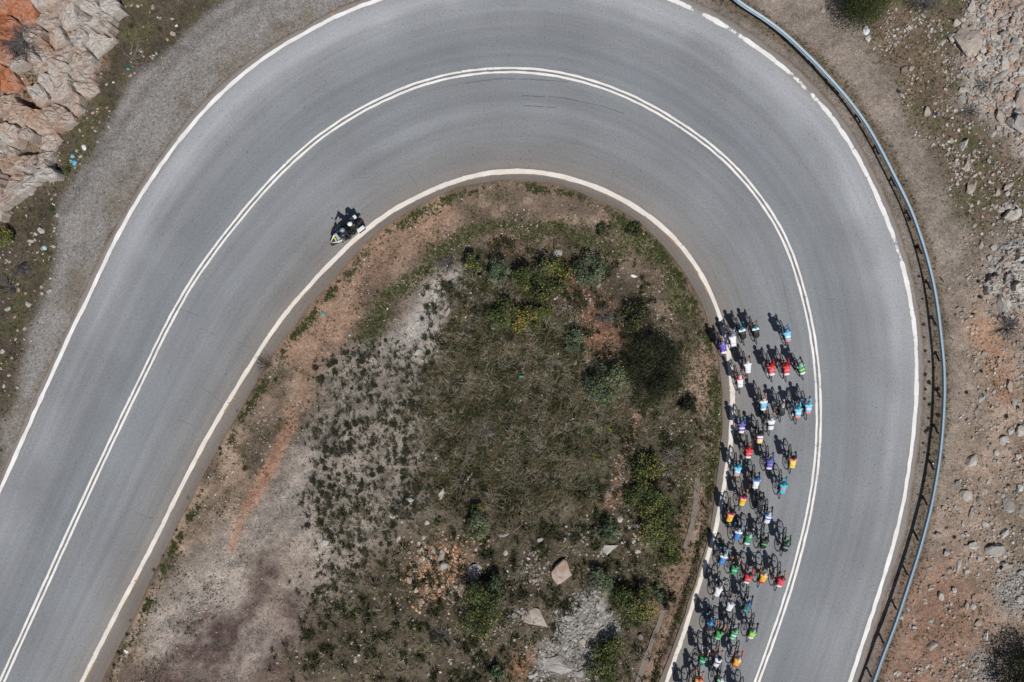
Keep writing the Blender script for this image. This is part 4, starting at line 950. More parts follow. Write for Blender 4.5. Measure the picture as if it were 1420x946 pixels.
# single tufts that stand apart
tuft_vars = []
for k in range(8):
    n = 16; ang = rng.uniform(0, 2 * math.pi, n); rad = 0.34 * np.sqrt(rng.random(n))
    V, F, C = tuft_arrays(np.cos(ang) * rad, np.sin(ang) * rad, np.zeros(n), rng.uniform(.35, .8, n), 15, [(60, 61, 46), (70, 70, 52), (52, 54, 40), (92, 88, 72)] if k < 6 else [(80, 94, 50), (68, 82, 44)], 0.95, .022, .85)
    tuft_vars.append(mesh_np('grass_tuft', V, F, C))
def put_tuft(px, py, r, label, group, grn=False, name='grass_tuft'):
    me = random.choice(tuft_vars[6:] if grn else tuft_vars[:6])
    o = link(name, me, M_grass); g = G(px, py); s = r / 25.0
    o.location = g; o.scale = (s, s, s * random.uniform(.7, 1.0)); o.rotation_euler.z = random.uniform(0, 6.28)
    lb = ('wide ' if r > 7 else 'small ' if r < 5 else '') + ('green' if grn else 'dark') + ' wiry ' + ('weed' if 'weed' in label else 'grass tuft') + ' growing close to ' + near(px, py)
    tag(o, lb, 'grass tuft', 'tufts: ' + lb)
xs, ys = sample_px(tuft_m * off * ss(-.2, .25, fbm(zpx / 26, zpy / 26, 2)), 150)
for x, y in zip(xs, ys): put_tuft(x, y, random.uniform(3.5, 9.5), 'dark wiry tuft of grass on the grey gravel side of the island', 'dark tufts on the island gravel')
xs, ys = sample_px(core_m * off, 46)
for x, y in zip(xs, ys): put_tuft(x, y, random.uniform(6, 13), 'dark green tussock in the dry grass of the island', 'tussocks in the island scrub', random.random() < .3)
xs, ys = sample_px(np.clip(scrub_m - core_m, 0, 1) * off, 22)
for x, y in zip(xs, ys): put_tuft(x, y, random.uniform(4, 9), 'dark green tussock in the dry grass of the island', 'tussocks in the island scrub', random.random() < .35)
for x, y in [(1286, 485), (1284, 503), (1285, 517), (1285, 530), (1287, 540), (1285, 556), (1285, 564), (1300, 536), (1304, 578), (1286, 583), (1287, 594), (1283, 602), (1281, 614), (1279, 628), (1277, 642), (1270, 682), (1278, 415), (1282, 447), (1262, 305), (1270, 345), (1278, 465), (1272, 380), (1240, 262), (1150, 78 + 30)]:
    put_tuft(x + random.uniform(-4, 4), y + random.uniform(-4, 4), random.uniform(2.2, 6.5), 'small dark weed growing in the dirt between edge line and guardrail', 'weeds along the guardrail')
for x, y in [(1356, 390), (1358, 412), (1348, 436), (1340, 544), (1361, 515), (1395, 577), (1372, 615), (1405, 638), (1411, 564), (1323, 745), (1398, 674)]:
    put_tuft(x, y, random.uniform(4, 7), 'lone dark weed on the bare sand past the guardrail', 'weeds on the sandy slope')
for x, y in [(200, 846), (182, 860), (176, 880), (165, 905), (158, 922), (192, 832), (226, 770), (214, 790), (262, 690), (305, 622), (348, 560), (362, 498), (330, 570), (245, 735)]:
    put_tuft(x, y, random.uniform(3.5, 6.5), 'dark weed at the broken inner edge of the asphalt', 'weeds along the inner road edge')
for x, y in [(182, 37), (155, 45), (100, 40), (222, 40), (98, 158), (112, 140), (82, 232), (95, 236), (73, 290), (10, 290), (35, 128)]:
    put_tuft(x, y, random.uniform(5, 9), 'green leafy weed at the foot of the rock cutting', 'weeds at the rock cutting', True)
for x, y in [(802, 494), (790, 500), (822, 402), (383, 527), (590, 468), (640, 560), (665, 350), (442, 527), (340, 650), (985, 545), (1000, 450)]:
    put_tuft(x, y, random.uniform(6, 9), 'bright green clump of leaves in the brown island scrub', 'green clumps on the island', True)

# ------------------------------------------------------------------ shrubs and trees
M_bark = plain('bark', lin(98, 86, 76), 0.9, bump=0.5, bscale=30, var=0.3)
M_flower = plain('yellow_flowers', lin(206, 172, 58), 0.6)
M_twig = plain('dead_twigs', lin(134, 128, 124), 0.9, var=0.25, bscale=3)
def leaves(center_r, hgt, n, size, pal, lobes=9, seed=0, dens=0.55, aspect=(1, 1), solid=False):
    r = np.random.default_rng(seed)
    la = r.uniform(0, 2 * math.pi, lobes); lr = center_r * np.sqrt(r.random(lobes)) * 0.72
    lc = np.c_[np.cos(la) * lr * aspect[0], np.sin(la) * lr * aspect[1], hgt * (0.35 + 0.35 * r.random(lobes)) * (1 - 0.35 * (lr / center_r) ** 2)]
    rad = center_r * r.uniform(.28, .48, lobes)
    if solid: lc *= [.45, .45, .9]; rad = center_r * r.uniform(.52, .68, lobes)
    k = r.choice(lobes, n, p=rad ** 2 / (rad ** 2).sum())
    d = r.normal(size=(n, 3)); d /= np.linalg.norm(d, axis=1)[:, None]; d[:, 2] = np.abs(d[:, 2]) * 1.0 - 0.25 * (r.random(n) < .5)
    rr_ = rad[k] * (dens + (1 - dens) * r.random(n)) * (1 + .25 * r.normal(size=n) * (r.random(n) < .2))
    pos = lc[k] + d * rr_[:, None] * np.array([1, 1, min(1.0, hgt / center_r)])
    pos[:, 2] = np.maximum(pos[:, 2], 0.03)
    nrm = d + 0.7 * r.normal(size=(n, 3)); nrm[:, 2] += 0.4; nrm /= np.linalg.norm(nrm, axis=1)[:, None]
    t = np.cross(nrm, r.normal(size=(n, 3))); t /= np.linalg.norm(t, axis=1)[:, None] + 1e-9; b = np.cross(nrm, t)
    s = size * r.uniform(.6, 1.3, n)[:, None]
    V = np.stack([pos - t * s, pos - b * s * .55 , pos + t * s, pos + b * s * .55], 1).reshape(-1, 3)
    V[:, 2] = np.maximum(V[:, 2], 0.01)
    F = (4 * np.arange(n))[:, None] + np.array([[0, 1, 2, 3]])
    pal = np.array([lin(*c) for c in pal]); lobc = pal[r.integers(0, len(pal), lobes)] * r.uniform(.8, 1.2, (lobes, 1))
    c = lobc[k] * r.uniform(.65, 1.35, (n, 1)); C = np.repeat(c, 4, 0)
    return V, F, C, pos
def stems(bm, R, hgt, n=6, th=0.02, seed=0):
    r = random.Random(seed)
    for i in range(n):
        a = r.uniform(0, 6.28); d = R * r.uniform(.3, .7)
        tube(bm, [(0, 0, -.08), (math.cos(a) * d * .3, math.sin(a) * d * .3, hgt * .3), (math.cos(a) * d * .7, math.sin(a) * d * .7, hgt * .55), (math.cos(a) * d, math.sin(a) * d, hgt * .75)], [th, th * .8, th * .5, th * .2], 5)
PAL = {'blue': [(104, 118, 92), (90, 104, 80), (116, 128, 100)], 'green': [(92, 102, 60), (76, 88, 50), (104, 112, 70)], 'lime': [(112, 118, 74), (98, 106, 62)], 'dark': [(50, 55, 36), (42, 47, 31), (62, 67, 43)], 'olive': [(76, 80, 50), (64, 69, 41), (88, 91, 58)], 'juniper': [(62, 74, 36), (52, 64, 30), (74, 84, 42)]}
seedc = [100]
def shrub(px, py, rpx, label, pal='green', fl=0, hk=0.8, group=None, size=0.055, asp=(1, 1), dens=0.5, name='leafy_shrub', cat='shrub', mult=1.0, solid=False):
    seedc[0] += 1; g = G(px, py); R = rpx / 25.0; h = R * hk
    # the crown is seen at about half its height: pull the base back towards the picture centre
    k = (CAM_H - g.z - 0.5 * h) / (CAM_H - g.z); g = Vector((g.x * k, g.y * k, 0)); g.z = float(height(g.x, g.y))
    root = empty(name, g, (0, 0, 0)); tag(root, label, cat, group)
    n = int(np.clip(2600 * R * R * mult * (0.05 / size) ** 1.6, 160, 16000))
    V, F, C, pos = leaves(R, h, n, size, PAL[pal], int(np.clip(6 + R * 9, 6, 26)), seedc[0], dens, asp, solid)
    link('crown', mesh_np('crown', V, F, C), M_leaf, root)
    bm = bmesh.new(); stems(bm, R, h, 5 + int(R * 3), 0.018 + 0.02 * R, seedc[0]); link('stem', bm_mesh('stem', bm), M_bark, root)
    if fl:
        r = np.random.default_rng(seedc[0] + 500)
        top = np.argsort(-pos[:, 2] - 0.3 * h * r.random(len(pos)))[: int(len(pos) * .6)]
        # flowers gather on one side
        a = r.uniform(0, 6.28); side = pos[top, 0] * math.cos(a) + pos[top, 1] * math.sin(a)
        top = top[np.argsort(-side + R * .8 * r.normal(size=len(top)))][:int(n * fl * .45)]
        q = pos[top] + [0, 0, .03]; m_ = len(q); s = .022
        dd = r.normal(size=(m_, 3)) * .012
        Vf = np.stack([q + [-s, 0, 0], q + [0, -s, 0] + dd, q + [s, 0, 0], q + [0, s, 0] - dd], 1).reshape(-1, 3)
        tag(link('flowers', mesh_np('flowers', Vf, (4 * np.arange(m_))[:, None] + np.array([[0, 1, 2, 3]])), M_flower, root), kind='stuff')
    return root
SH = [
 (655, 362, 16, 'small spurge shrub with yellow heads beside a blue green one', 'green', .10, .8), (690, 376, 18, 'round blue green shrub above the grey gravel tongue', 'blue', .01, .8), (666, 386, 6, 'tiny lime green shrub under the blue green one', 'lime', 0, .8),
 (728, 385, 20, 'sparse green shrub with pale bare branches showing', 'green', .04, .7), (765, 388, 29, 'broad yellow-dotted shrub in the island thicket below the flat grey stone', 'green', .10, .7), (748, 412, 20, 'dark green shrub joining the thicket above the golden shrub', 'olive', .05, .8),
 (698, 438, 23, 'green shrub with a dark shadow next to the golden one', 'green', .03, .8), (732, 444, 22, 'shrub covered in golden yellow flowers', 'lime', .34, .8), (758, 431, 14, 'lime shrub peppered with yellow beside the golden one', 'lime', .14, .8),
 (818, 374, 23, 'deep blue green shrub growing beside the rusty soil', 'blue', .02, .9), (796, 471, 17, 'compact blue green shrub with black shadow alone in the scrub', 'blue', .0, .9), (876, 440, 23, 'dark green shrub touching the big olive bush', 'olive', .02, .9),
 (840, 533, 30, 'spreading blue green shrub with yellow dots by the big olive bush', 'blue', .07, .8),
 (897, 652, 25, 'tall shrub full of yellow dots heading the row along the verge', 'green', .14, .9), (884, 688, 20, 'dark leafy shrub in the row between two flowering ones', 'green', .03, .9), (908, 700, 26, 'green shrub amid the row along the rusty scar', 'green', .08, .9), (915, 738, 28, 'wide greyish green shrub in the row with scattered yellow', 'lime', .08, .8), (930, 772, 16, 'bright green shrub at the end of the row above the concrete strip', 'green', .02, .8),
 (840, 734, 20, 'round blue green shrub beside the long pale slab', 'blue', .01, .9), (825, 632, 7, 'little shrub with pale leaves alone in dry grass', 'lime', .08, .8), (845, 592, 8, 'low yellowish plant in the dry grass near the rusty scar', 'lime', .15, .6),
 (662, 708, 11, 'yellow green tip of shrub among white slabs', 'lime', .10, .8), (658, 730, 22, 'green shrub above the orange stone heap', 'blue', .06, .8), (608, 724, 7, 'small pale shrub between white stones near the heap', 'lime', 0, .8),
 (664, 848, 37, 'big dense shrub directly below the orange stone heap', 'green', .03, .85), (680, 815, 18, 'upright blue green shrub leaning on the heap shrub', 'blue', .0, .9),
 (832, 806, 18, 'blue green shrub at the head of the grey rubble', 'blue', .01, .9), (876, 836, 31, 'domed shrub flecked all over with yellow beside the rubble', 'green', .14, .85), (912, 822, 13, 'bright green shrub beside a dark rounded bush', 'blue', 0, .8), (926, 833, 12, 'dark rounded bush beside the bright green one', 'dark', 0, .9), (846, 893, 22, 'shrub growing at the lower edge of the rubble', 'green', .06, .9), (832, 925, 26, 'dark leafy shrub overhanging the biggest rubble boulder', 'green', .03, .9), (690, 932, 13, 'low blue green shrub next to rusty soil below the heap shrub', 'blue', 0, .8),
 (10, 328, 17, 'yellow green flowering shrub among the stones by the lay-by', 'lime', .16, .8), (955, 562, 14, 'low dark bush beside the verge below the big olive bush', 'dark', 0, .6), (880, 320, 13, 'dark green weed bush at the apron edge', 'olive', 0, .5), (838, 320, 12, 'flat dark bush in the ring of dirt under the bend', 'olive', 0, .4),
]
for px, py, r, lab, pal, fl, hk in SH: shrub(px, py, r * 1.06, lab, pal, fl, hk * 1.3)
shrub(905, 500, 52, 'big dark olive bush standing alone on the island near the riders', 'dark', 0, .85, size=.038, dens=.35, mult=1.1, name='olive_bush', cat='bush')
shrub(905, 540, 30, 'lower dark lobe of foliage spreading under the big olive bush', 'olive', 0, .6, size=.036, dens=.4, name='olive_bush', cat='bush')
shrub(1198, 6, 42, 'dense rounded juniper beyond the guardrail', 'juniper', 0, 1.25, size=.032, dens=.86, mult=1.4, name='juniper_bush', cat='bush', solid=True)
# tree by the sandy slope
def tree(px, py, rpx, hgt, label, pal):
    seedc[0] += 1; g = G(px, py); R = rpx / 25.0
    k = (CAM_H - g.z - 0.7 * hgt) / (CAM_H - g.z); g = Vector((g.x * k, g.y * k, 0)); g.z = float(height(g.x, g.y))
    root = empty('evergreen_tree', g); tag(root, label, 'tree')
    bm = bmesh.new(); tube(bm, [(0, 0, -.2), (.04, .02, hgt * .3), (0, .06, hgt * .7), (.03, 0, hgt * .9)], [.14, .11, .06, .02], 8)
    for i in range(9):
        a = i * 2.4; z0 = hgt * (.25 + .06 * i); d = R * .7
        tube(bm, [(0, 0, z0), (math.cos(a) * d * .5, math.sin(a) * d * .5, z0 + .25), (math.cos(a) * d, math.sin(a) * d, z0 + .45)], [.045, .03, .01], 5)
    link('trunk', bm_mesh('trunk', bm), M_bark, root)
    V, F, C, pos = leaves(R, hgt * .75, 11000, .05, PAL[pal], 20, seedc[0], .45); V[:, 2] += hgt * .28
    link('crown', mesh_np('crown', V, F, C), M_leaf, root)
tree(1440, 948, 54, 1.5, 'dark evergreen tree on the stony sand below the white stake', 'dark')

def dead_shrub(px, py, rpx, label, seed, n=34, th=.010, dirn=None, mat=None, lift=0.0):
    g = G(px, py) + Vector((0, 0, lift)); R = rpx / 25.0; r = random.Random(seed); root = empty('dead_shrub', g); tag(root, label, 'shrub')
    bm = bmesh.new(); b2 = bmesh.new()
    for i in range(n):
        a = r.uniform(0, 6.28) if dirn is None else dirn + r.gauss(0, .75)
        L = R * r.uniform(.5, 1.1); e = r.uniform(.2, .9)
        p1 = Vector((math.cos(a) * L * .5, math.sin(a) * L * .5, e * R * .5)); p2 = Vector((math.cos(a + r.uniform(-.3, .3)) * L, math.sin(a + r.uniform(-.3, .3)) * L, e * R * .75))
        tube(bm, [(0, 0, -.03), p1, p2], [th * 1.6, th, th * .4], 4)
        for j in range(4):
            q = p1.lerp(p2, r.random()); a2 = a + r.uniform(-1.1, 1.1); l2 = L * r.uniform(.15, .4)
            tube(b2, [q, q + Vector((math.cos(a2) * l2, math.sin(a2) * l2, l2 * r.uniform(-.1, .4)))], [th * .7, th * .3], 3)
    br = link('branches', bm_mesh('branches', bm), mat or M_twig, root); tag(link('twigs', bm_mesh('twigs', b2), mat or M_twig, root), kind='stuff')
M_twig2 = plain('grey_twigs', lin(92, 90, 92), 0.9, var=0.25, bscale=3)
dead_shrub(42, 68, 26, 'grey leafless thorn bush on the rock cutting', 1, 80, .012, None, M_twig2, .55)
dead_shrub(184, 84, 26, 'bleached dead branches lying at the edge of the lay-by', 2, 16, .010, .6)
dead_shrub(28, 366, 20, 'grey bare shrub among the lay-by stones', 3, 40, .011, -.9, M_twig2)
dead_shrub(15, 398, 16, 'flattened grey twigs beside the rust stones', 4, 30, .010, None, M_twig2)
dead_shrub(1280, 4, 24, 'grey leafless bush beside the juniper', 5, 60, .011, None, M_twig2)
dead_shrub(1362, 118, 14, 'dry grey bush rooted in the talus', 6, 40, .010)
dead_shrub(1396, 455, 22, 'grey dry bush below the pale bedrock slab', 7, 55, .011, None, M_twig2)
dead_shrub(1345, 155, 14, 'grey brittle shrub in the weeds under the talus', 8, 36, .010, None, M_twig2)
dead_shrub(836, 438, 16, 'grey dry shrub on the rusty soil of the island', 9, 46, .010, None, M_twig2)
dead_shrub(735, 385, 16, 'pale dead branches poking out of the thicket', 10, 24, .012)
dead_shrub(930, 630, 16, 'grey bare shrub at the head of the shrub row', 11, 40, .010)
dead_shrub(955, 645, 20, 'straw coloured broom bush fanning out at the verge', 12, 46, .010, None, plain('straw', lin(128, 112, 88), .9))
dead_shrub(620, 368, 14, 'grey twiggy bush over the gravel tongue', 13, 40, .009, None, M_twig2)
dead_shrub(672, 595, 16, 'grey wispy dead plant in the dry grass', 14, 30, .009)
dead_shrub(748, 335, 10, 'dry straw plant standing by the flat grey stone', 15, 24, .009, None, plain('straw', lin(150, 132, 100), .9))
dead_shrub(612, 880, 14, 'grey brushwood lying below the stone heap', 16, 34, .010, None, M_twig2)
dead_shrub(374, 508, 17, 'brown dry weed reaching over the inner edge line', 17, 30, .007, 2.5, plain('brown_twigs', lin(88, 74, 66), .9))
dead_shrub(690, 835, 12, 'bare grey twigs inside the heap shrub', 18, 26, .010)
dead_shrub(1383, 905, 10, 'withered bush at the foot of the evergreen tree', 19, 30, .009, None, M_twig2)

# ------------------------------------------------------------------ litter and small things
def crumple(px, py, w, h, rgb, label, name='plastic_scrap', cat='litter', hz=.05):
    V = ICO2[0].copy(); V += rng.normal(size=V.shape) * .16; V *= [w / 50, h / 50, hz]
    o = link(name, mesh_np(name, V, ICO2[1]), plain('litter', lin(*rgb), .45)); g = G(px, py); o.location = g + Vector((0, 0, hz * .5)); o.rotation_euler.z = random.uniform(0, 3)
    tag(o, label, cat)
crumple(178, 96, 4, 4, (40, 165, 195), 'blue plastic scrap in the weeds beside the bleached branches')
crumple(101, 217, 6, 5, (120, 190, 215), 'pale blue plastic scrap next to a bright blue one'); crumple(103, 226, 6, 7, (70, 175, 220), 'bright blue plastic scrap with white patch at the lay-by edge')
crumple(117, 205, 6, 8, (225, 225, 225), 'white paper scrap above the blue scraps', 'paper_scrap'); crumple(722, 522, 5, 4, (60, 180, 205), 'blue plastic cap in the middle of the island grass')
crumple(448, 435, 5, 5, (50, 160, 160), 'teal plastic scrap on the tan dirt of the island'); crumple(485, 465, 3, 3, (150, 215, 215), 'pale green scrap in the dirt near the gravel tongue', 'plastic_scrap')
crumple(1200, 43, 11, 9, (215, 222, 228), 'crumpled white and dark plastic bag below the juniper', 'plastic_bag', hz=.12); crumple(1204, 54, 9, 6, (190, 196, 200), 'flat grey plastic sheet beside the white bag', 'plastic_sheet')
crumple(1297, 158, 6, 7, (40, 48, 60), 'dark blue plastic piece beside the tan track stone'); crumple(1246, 127, 6, 5, (40, 40, 44), 'black rubber scrap at the weedy track edge', 'rubber_scrap')
crumple(62, 344, 5, 7, (165, 215, 225), 'pale blue wrapper among the lay-by stones'); crumple(175, 903, 7, 4, (235, 235, 235), 'white paper cup scrap at the inner road edge', 'paper_scrap')
crumple(1293, 643, 3, 3, (235, 235, 235), 'white bottle cap in the guardrail shadow'); crumple(879, 383, 4, 9, (225, 225, 222), 'white curled paper strip on the island ring dirt', 'paper_scrap'); crumple(1325, 222, 4, 4, (235, 235, 235), 'tiny white cup on the tan stone', 'paper_scrap', hz=.12)
g = G(1368, 881); bm = bmesh.new(); tube(bm, [(-.01, -.26, .03), (0, 0, .045), (.02, .26, .04)], .035, 8)
o = link('marker_stake', bm_mesh('marker_stake', bm, True), plain('white_plastic', lin(238, 236, 232), .4)); o.location = g; tag(o, 'white plastic stake lying on the sandy slope above the evergreen tree', 'stake')
g = G(1306, 388); bm = bmesh.new(); tube(bm, [(-.1, .14, .03), (.1, -.14, .03)], [.035, .02], 6); o = link('charred_stick', bm_mesh('charred_stick', bm), plain('charred', lin(45, 42, 40), .9)); o.location = g; tag(o, 'short black stick lying on the gravel track behind the guardrail', 'stick')

# ------------------------------------------------------------------ people: tapered chains fused into one skin
def fuse(name, chains, voxel=0.012, smooth=3):
    bm = bmesh.new()
    for ch in chains:
        for (x, y, z, r) in ch: bmesh.ops.create_icosphere(bm, subdivisions=2, radius=r, matrix=Matrix.Translation((x, y, z)))
        for a, b in zip(ch[:-1], ch[1:]):
            pa, pb = Vector(a[:3]), Vector(b[:3])
            if (pb - pa).length > 1e-4: tube(bm, [pa, pb], [a[3], b[3]], 12)
    me = bpy.data.meshes.new(name + '_src'); bmesh.ops.recalc_face_normals(bm, faces=bm.faces); bm.to_mesh(me); bm.free()
    o = bpy.data.objects.new(name + '_src', me); COL.objects.link(o)
    r = o.modifiers.new('r', 'REMESH'); r.mode = 'VOXEL'; r.voxel_size = voxel; r.use_smooth_shade = True
    s = o.modifiers.new('s', 'SMOOTH'); s.iterations = smooth; s.factor = 0.5
    dg = bpy.context.evaluated_depsgraph_get()
    out = bpy.data.meshes.new_from_object(o.evaluated_get(dg)); out.name = name
    bpy.data.objects.remove(o); bpy.data.meshes.remove(me)
    return out
def ik(a, b, l1, l2, pole):
    """joint position between a and b."""
    a, b = Vector(a), Vector(b); d = b - a; L = min(d.length, (l1 + l2) * .999); u = d.normalized()
    x = (l1 * l1 - l2 * l2 + L * L) / (2 * L); h = math.sqrt(max(l1 * l1 - x * x, 0))
    p = Vector(pole) - a; p = (p - u * p.dot(u)).normalized()
    return a + u * x + p * h
def hand_chains(w, fwd, up, side, s=1):
    """palm and five curled fingers from wrist w; fwd = along the hand, up = back of the hand, side = +1 right hand."""
    w, f, u = Vector(w), Vector(fwd).normalized(), Vector(up).normalized(); lat = f.cross(u).normalized()
    ch = [[(*w, .026), (*(w + f * .04), .027), (*(w + f * .075), .024)], [(*(w + f * .03 + lat * .018), .02), (*(w + f * .08 + lat * .022), .018)], [(*(w + f * .03 - lat * .018), .02), (*(w + f * .078 - lat * .024), .017)]]
    for k, (o, l) in enumerate(((-.030, .052), (-.010, .064), (.011, .068), (.031, .060))):
        b = w + f * .082 + lat * o; m = b + f * l * .55 - u * l * .25; t = m - u * l * .62 + f * l * .05; e = t - f * l * .35 - u * .006
        ch.append([(*b, .011), (*m, .0105), (*t, .0095), (*e, .009)])
    b = w + f * .03 - lat * .03 * side - u * .008; m = b + f * .035 - lat * .022 * side - u * .02; t = m + f * .03 - u * .018
    ch.append([(*b, .014), (*m, .012), (*t, .010)])
    return ch
def grow(ch, d): return [[(x, y, z, r + d) for x, y, z, r in c] for c in ch]

def cyclist_meshes(k, crank, drops, look):
    """local frame: +Y forward, Z up, wheels on z=0."""
    dz = -.05 if drops else 0.0
    bbp = (0, -.05, .27)
    hands = {s: (s * .20, .53 + (.02 if not drops else -.02), .985 + (-.10 if drops else 0)) for s in (-1, 1)}
    sh = {s: Vector((s * .15, .16, 1.30 + dz)) for s in (-1, 1)}
    torso = []
    for s in (-1, 1):
        torso.append([(s * .052, -.255, .985, .100), (s * .05, -.17, 1.09 + dz * .3, .096), (s * .055, -.03, 1.20 + dz * .7, .095), (s * .072, .08, 1.262 + dz, .093), (s * .08, .14, 1.285 + dz, .080)])
    torso.append([(0, -.26, .985, .105), (0, -.18, 1.06, .10), (0, -.05, 1.20 + dz * .7, .095), (0, .12, 1.28 + dz, .09)])
    shoulders = [[(-.14, .15, 1.295 + dz, .066), (0, .17, 1.31 + dz, .07), (.14, .15, 1.295 + dz, .066)]]
    hd = Vector((look * .04, .29, 1.43 + dz))
    neck = [[(0, .17, 1.32 + dz, .062), (look * .02, .235, 1.385 + dz, .055), (*hd, .06)]]
    head = [[(hd.x, hd.y - .03, hd.z + .03, .088), (hd.x, hd.y + .015, hd.z + .02, .09)], [(hd.x, hd.y + .05, hd.z - .05, .055), (hd.x, hd.y + .075, hd.z - .075, .038)],
            [(hd.x, hd.y + .085, hd.z + .005, .022), (hd.x, hd.y + .118, hd.z - .012, .014)],                                   # nose
            [(hd.x - .03, hd.y + .085, hd.z - .052, .012), (hd.x, hd.y + .098, hd.z - .054, .012), (hd.x + .03, hd.y + .085, hd.z - .052, .012)]]   # lips
    for s in (-1, 1): head.append([(hd.x + s * .088, hd.y - .01, hd.z - .01, .016), (hd.x + s * .094, hd.y - .02, hd.z + .012, .014)])        # ears
    arms_u, arms_f, hnds = [], [], []
    for s in (-1, 1):
        w = Vector(hands[s]) + Vector((0, -.075, .035)); e = ik(sh[s], w, .295, .265, (s * .24, .22, .7))
        arms_u.append([(*sh[s], .058), (*sh[s].lerp(e, .5), .050), (*e, .042)])
        arms_f.append([(*e, .042), (*e.lerp(w, .35), .041), (*w, .028)])
        hnds += hand_chains(w, Vector((0, .9, -.35)), Vector((0, .35, .9)), s)
    thighs, shins, feet, pedals = [], [], [], {}
    for s in (-1, 1):
        a = crank + (0 if s > 0 else math.pi)
        pd = Vector((s * .125, bbp[1] + .17 * math.sin(a), bbp[2] + .17 * math.cos(a))); pedals[s] = pd
        an = pd + Vector((0, -.115, .105)); hip = Vector((s * .085, -.215, .97)); kn = ik(hip, an, .43, .42, (s * .11, 1.5, .9))
        thighs.append([(*hip, .098), (*hip.lerp(kn, .4), .082), (*kn, .055)])
        shins.append([(*kn, .055), (*kn.lerp(an, .35), .056), (*kn.lerp(an, .7), .040), (*an, .033)])
        feet.append([(an.x, an.y - .02, an.z - .05, .034), (pd.x, pd.y - .03, pd.z + .045, .034), (pd.x, pd.y + .07, pd.z + .035, .028)])
    M = {}
    M['body'] = fuse('body', torso + shoulders + neck + head + arms_u + arms_f + hnds + thighs + shins + feet, .0105, 2)
    cut = lambda c, t: [c[0], c[1], tuple(np.array(c[1]) * (1 - t) + np.array(c[2]) * t)]
    M['jersey'] = fuse('jersey', grow(torso, .010) + grow(shoulders, .012) + [[(0, .17, 1.325 + dz, .068), (0, .205, 1.345 + dz, .066)]] + grow([cut(c, .25) for c in arms_u], .010), .014, 2)
    hipc = [[(-.055, -.25, .965, .108), (0, -.275, .975, .105), (.055, -.25, .965, .108)]]
    M['shorts'] = fuse('shorts', hipc + grow([cut(c, .45) for c in thighs], .009), .014, 2)
    nh = len(hnds) // 2
    M['arm_warmer'] = [fuse('arm_warmer', grow([c], .007), .012, 2) for c in arms_f]
    M['glove'] = [fuse('glove', grow(hnds[k * nh:(k + 1) * nh], .0045), .0095, 1) for k in (0, 1)]
    M['sock'] = [fuse('sock', grow([c[2:]], .005), .011, 1) for c in shins]
    M['shoe'] = [fuse('shoe', grow([c], .010), .012, 1) for c in feet]
    bm = bmesh.new()                                       # helmet: shell with ridges, open below
    vs = ell(bm, (0, 0, 0), (.098, .138, .098), None, 24, 14)
    for v in list(bm.verts):
        if v.co.z < -.012: v.co.z = -.012 - .012 * (v.co.y < 0)
        ridge = .006 * math.cos(v.co.x / .098 * 11.0)
        if v.co.z > .02: v.co.z += ridge * (1 if v.co.y > -.1 else .3)
        if v.co.y < -.06: v.co.y *= 1.08; v.co.x *= .93
    bmesh.ops.rotate(bm, cent=(0, 0, 0), matrix=Matrix.Rotation(math.radians(-12), 3, 'X'), verts=bm.verts)
    bmesh.ops.translate(bm, vec=(hd.x, hd.y - .012, hd.z + .055), verts=bm.verts); M['helmet'] = bm_mesh('helmet', bm, True)
    bm = bmesh.new()
    for x in (-.052, -.017, .017, .052):
        for y0, y1 in ((-.085, -.02), (.01, .075)):
            pts = []
            for i in range(5):
                y = y0 + (y1 - y0) * i / 4; zz = .098 * math.sqrt(max(0, 1 - (x / .098) ** 2 - (y / .138) ** 2)); pts.append((x, y, zz + .0015))
            tube(bm, pts, [.003, .0075, .009, .0075, .003], 6)
    bmesh.ops.rotate(bm, cent=(0, 0, 0), matrix=Matrix.Rotation(math.radians(-12), 3, 'X'), verts=bm.verts)
    bmesh.ops.translate(bm, vec=(hd.x, hd.y - .012, hd.z + .055), verts=bm.verts); M['helmet_vents'] = bm_mesh('helmet_vents', bm, True)
    bm = bmesh.new()
    for s in (-1, 1): ell(bm, (hd.x + s * .036, hd.y + .088, hd.z + .012), (.036, .016, .022), None, 10, 6)
    tube(bm, [(hd.x - .075, hd.y + .07, hd.z + .015), (hd.x - .098, hd.y - .01, hd.z + .02)], .005, 5); tube(bm, [(hd.x + .075, hd.y + .07, hd.z + .015), (hd.x + .098, hd.y - .01, hd.z + .02)], .005, 5)
    M['sunglasses'] = bm_mesh('sunglasses', bm, True)
    return M, pedals
def arc(c, r, n, ax='x'): return [(c[0], c[1] + r * math.cos(2 * math.pi * i / n), c[2] + r * math.sin(2 * math.pi * i / n)) for i in range(n)]
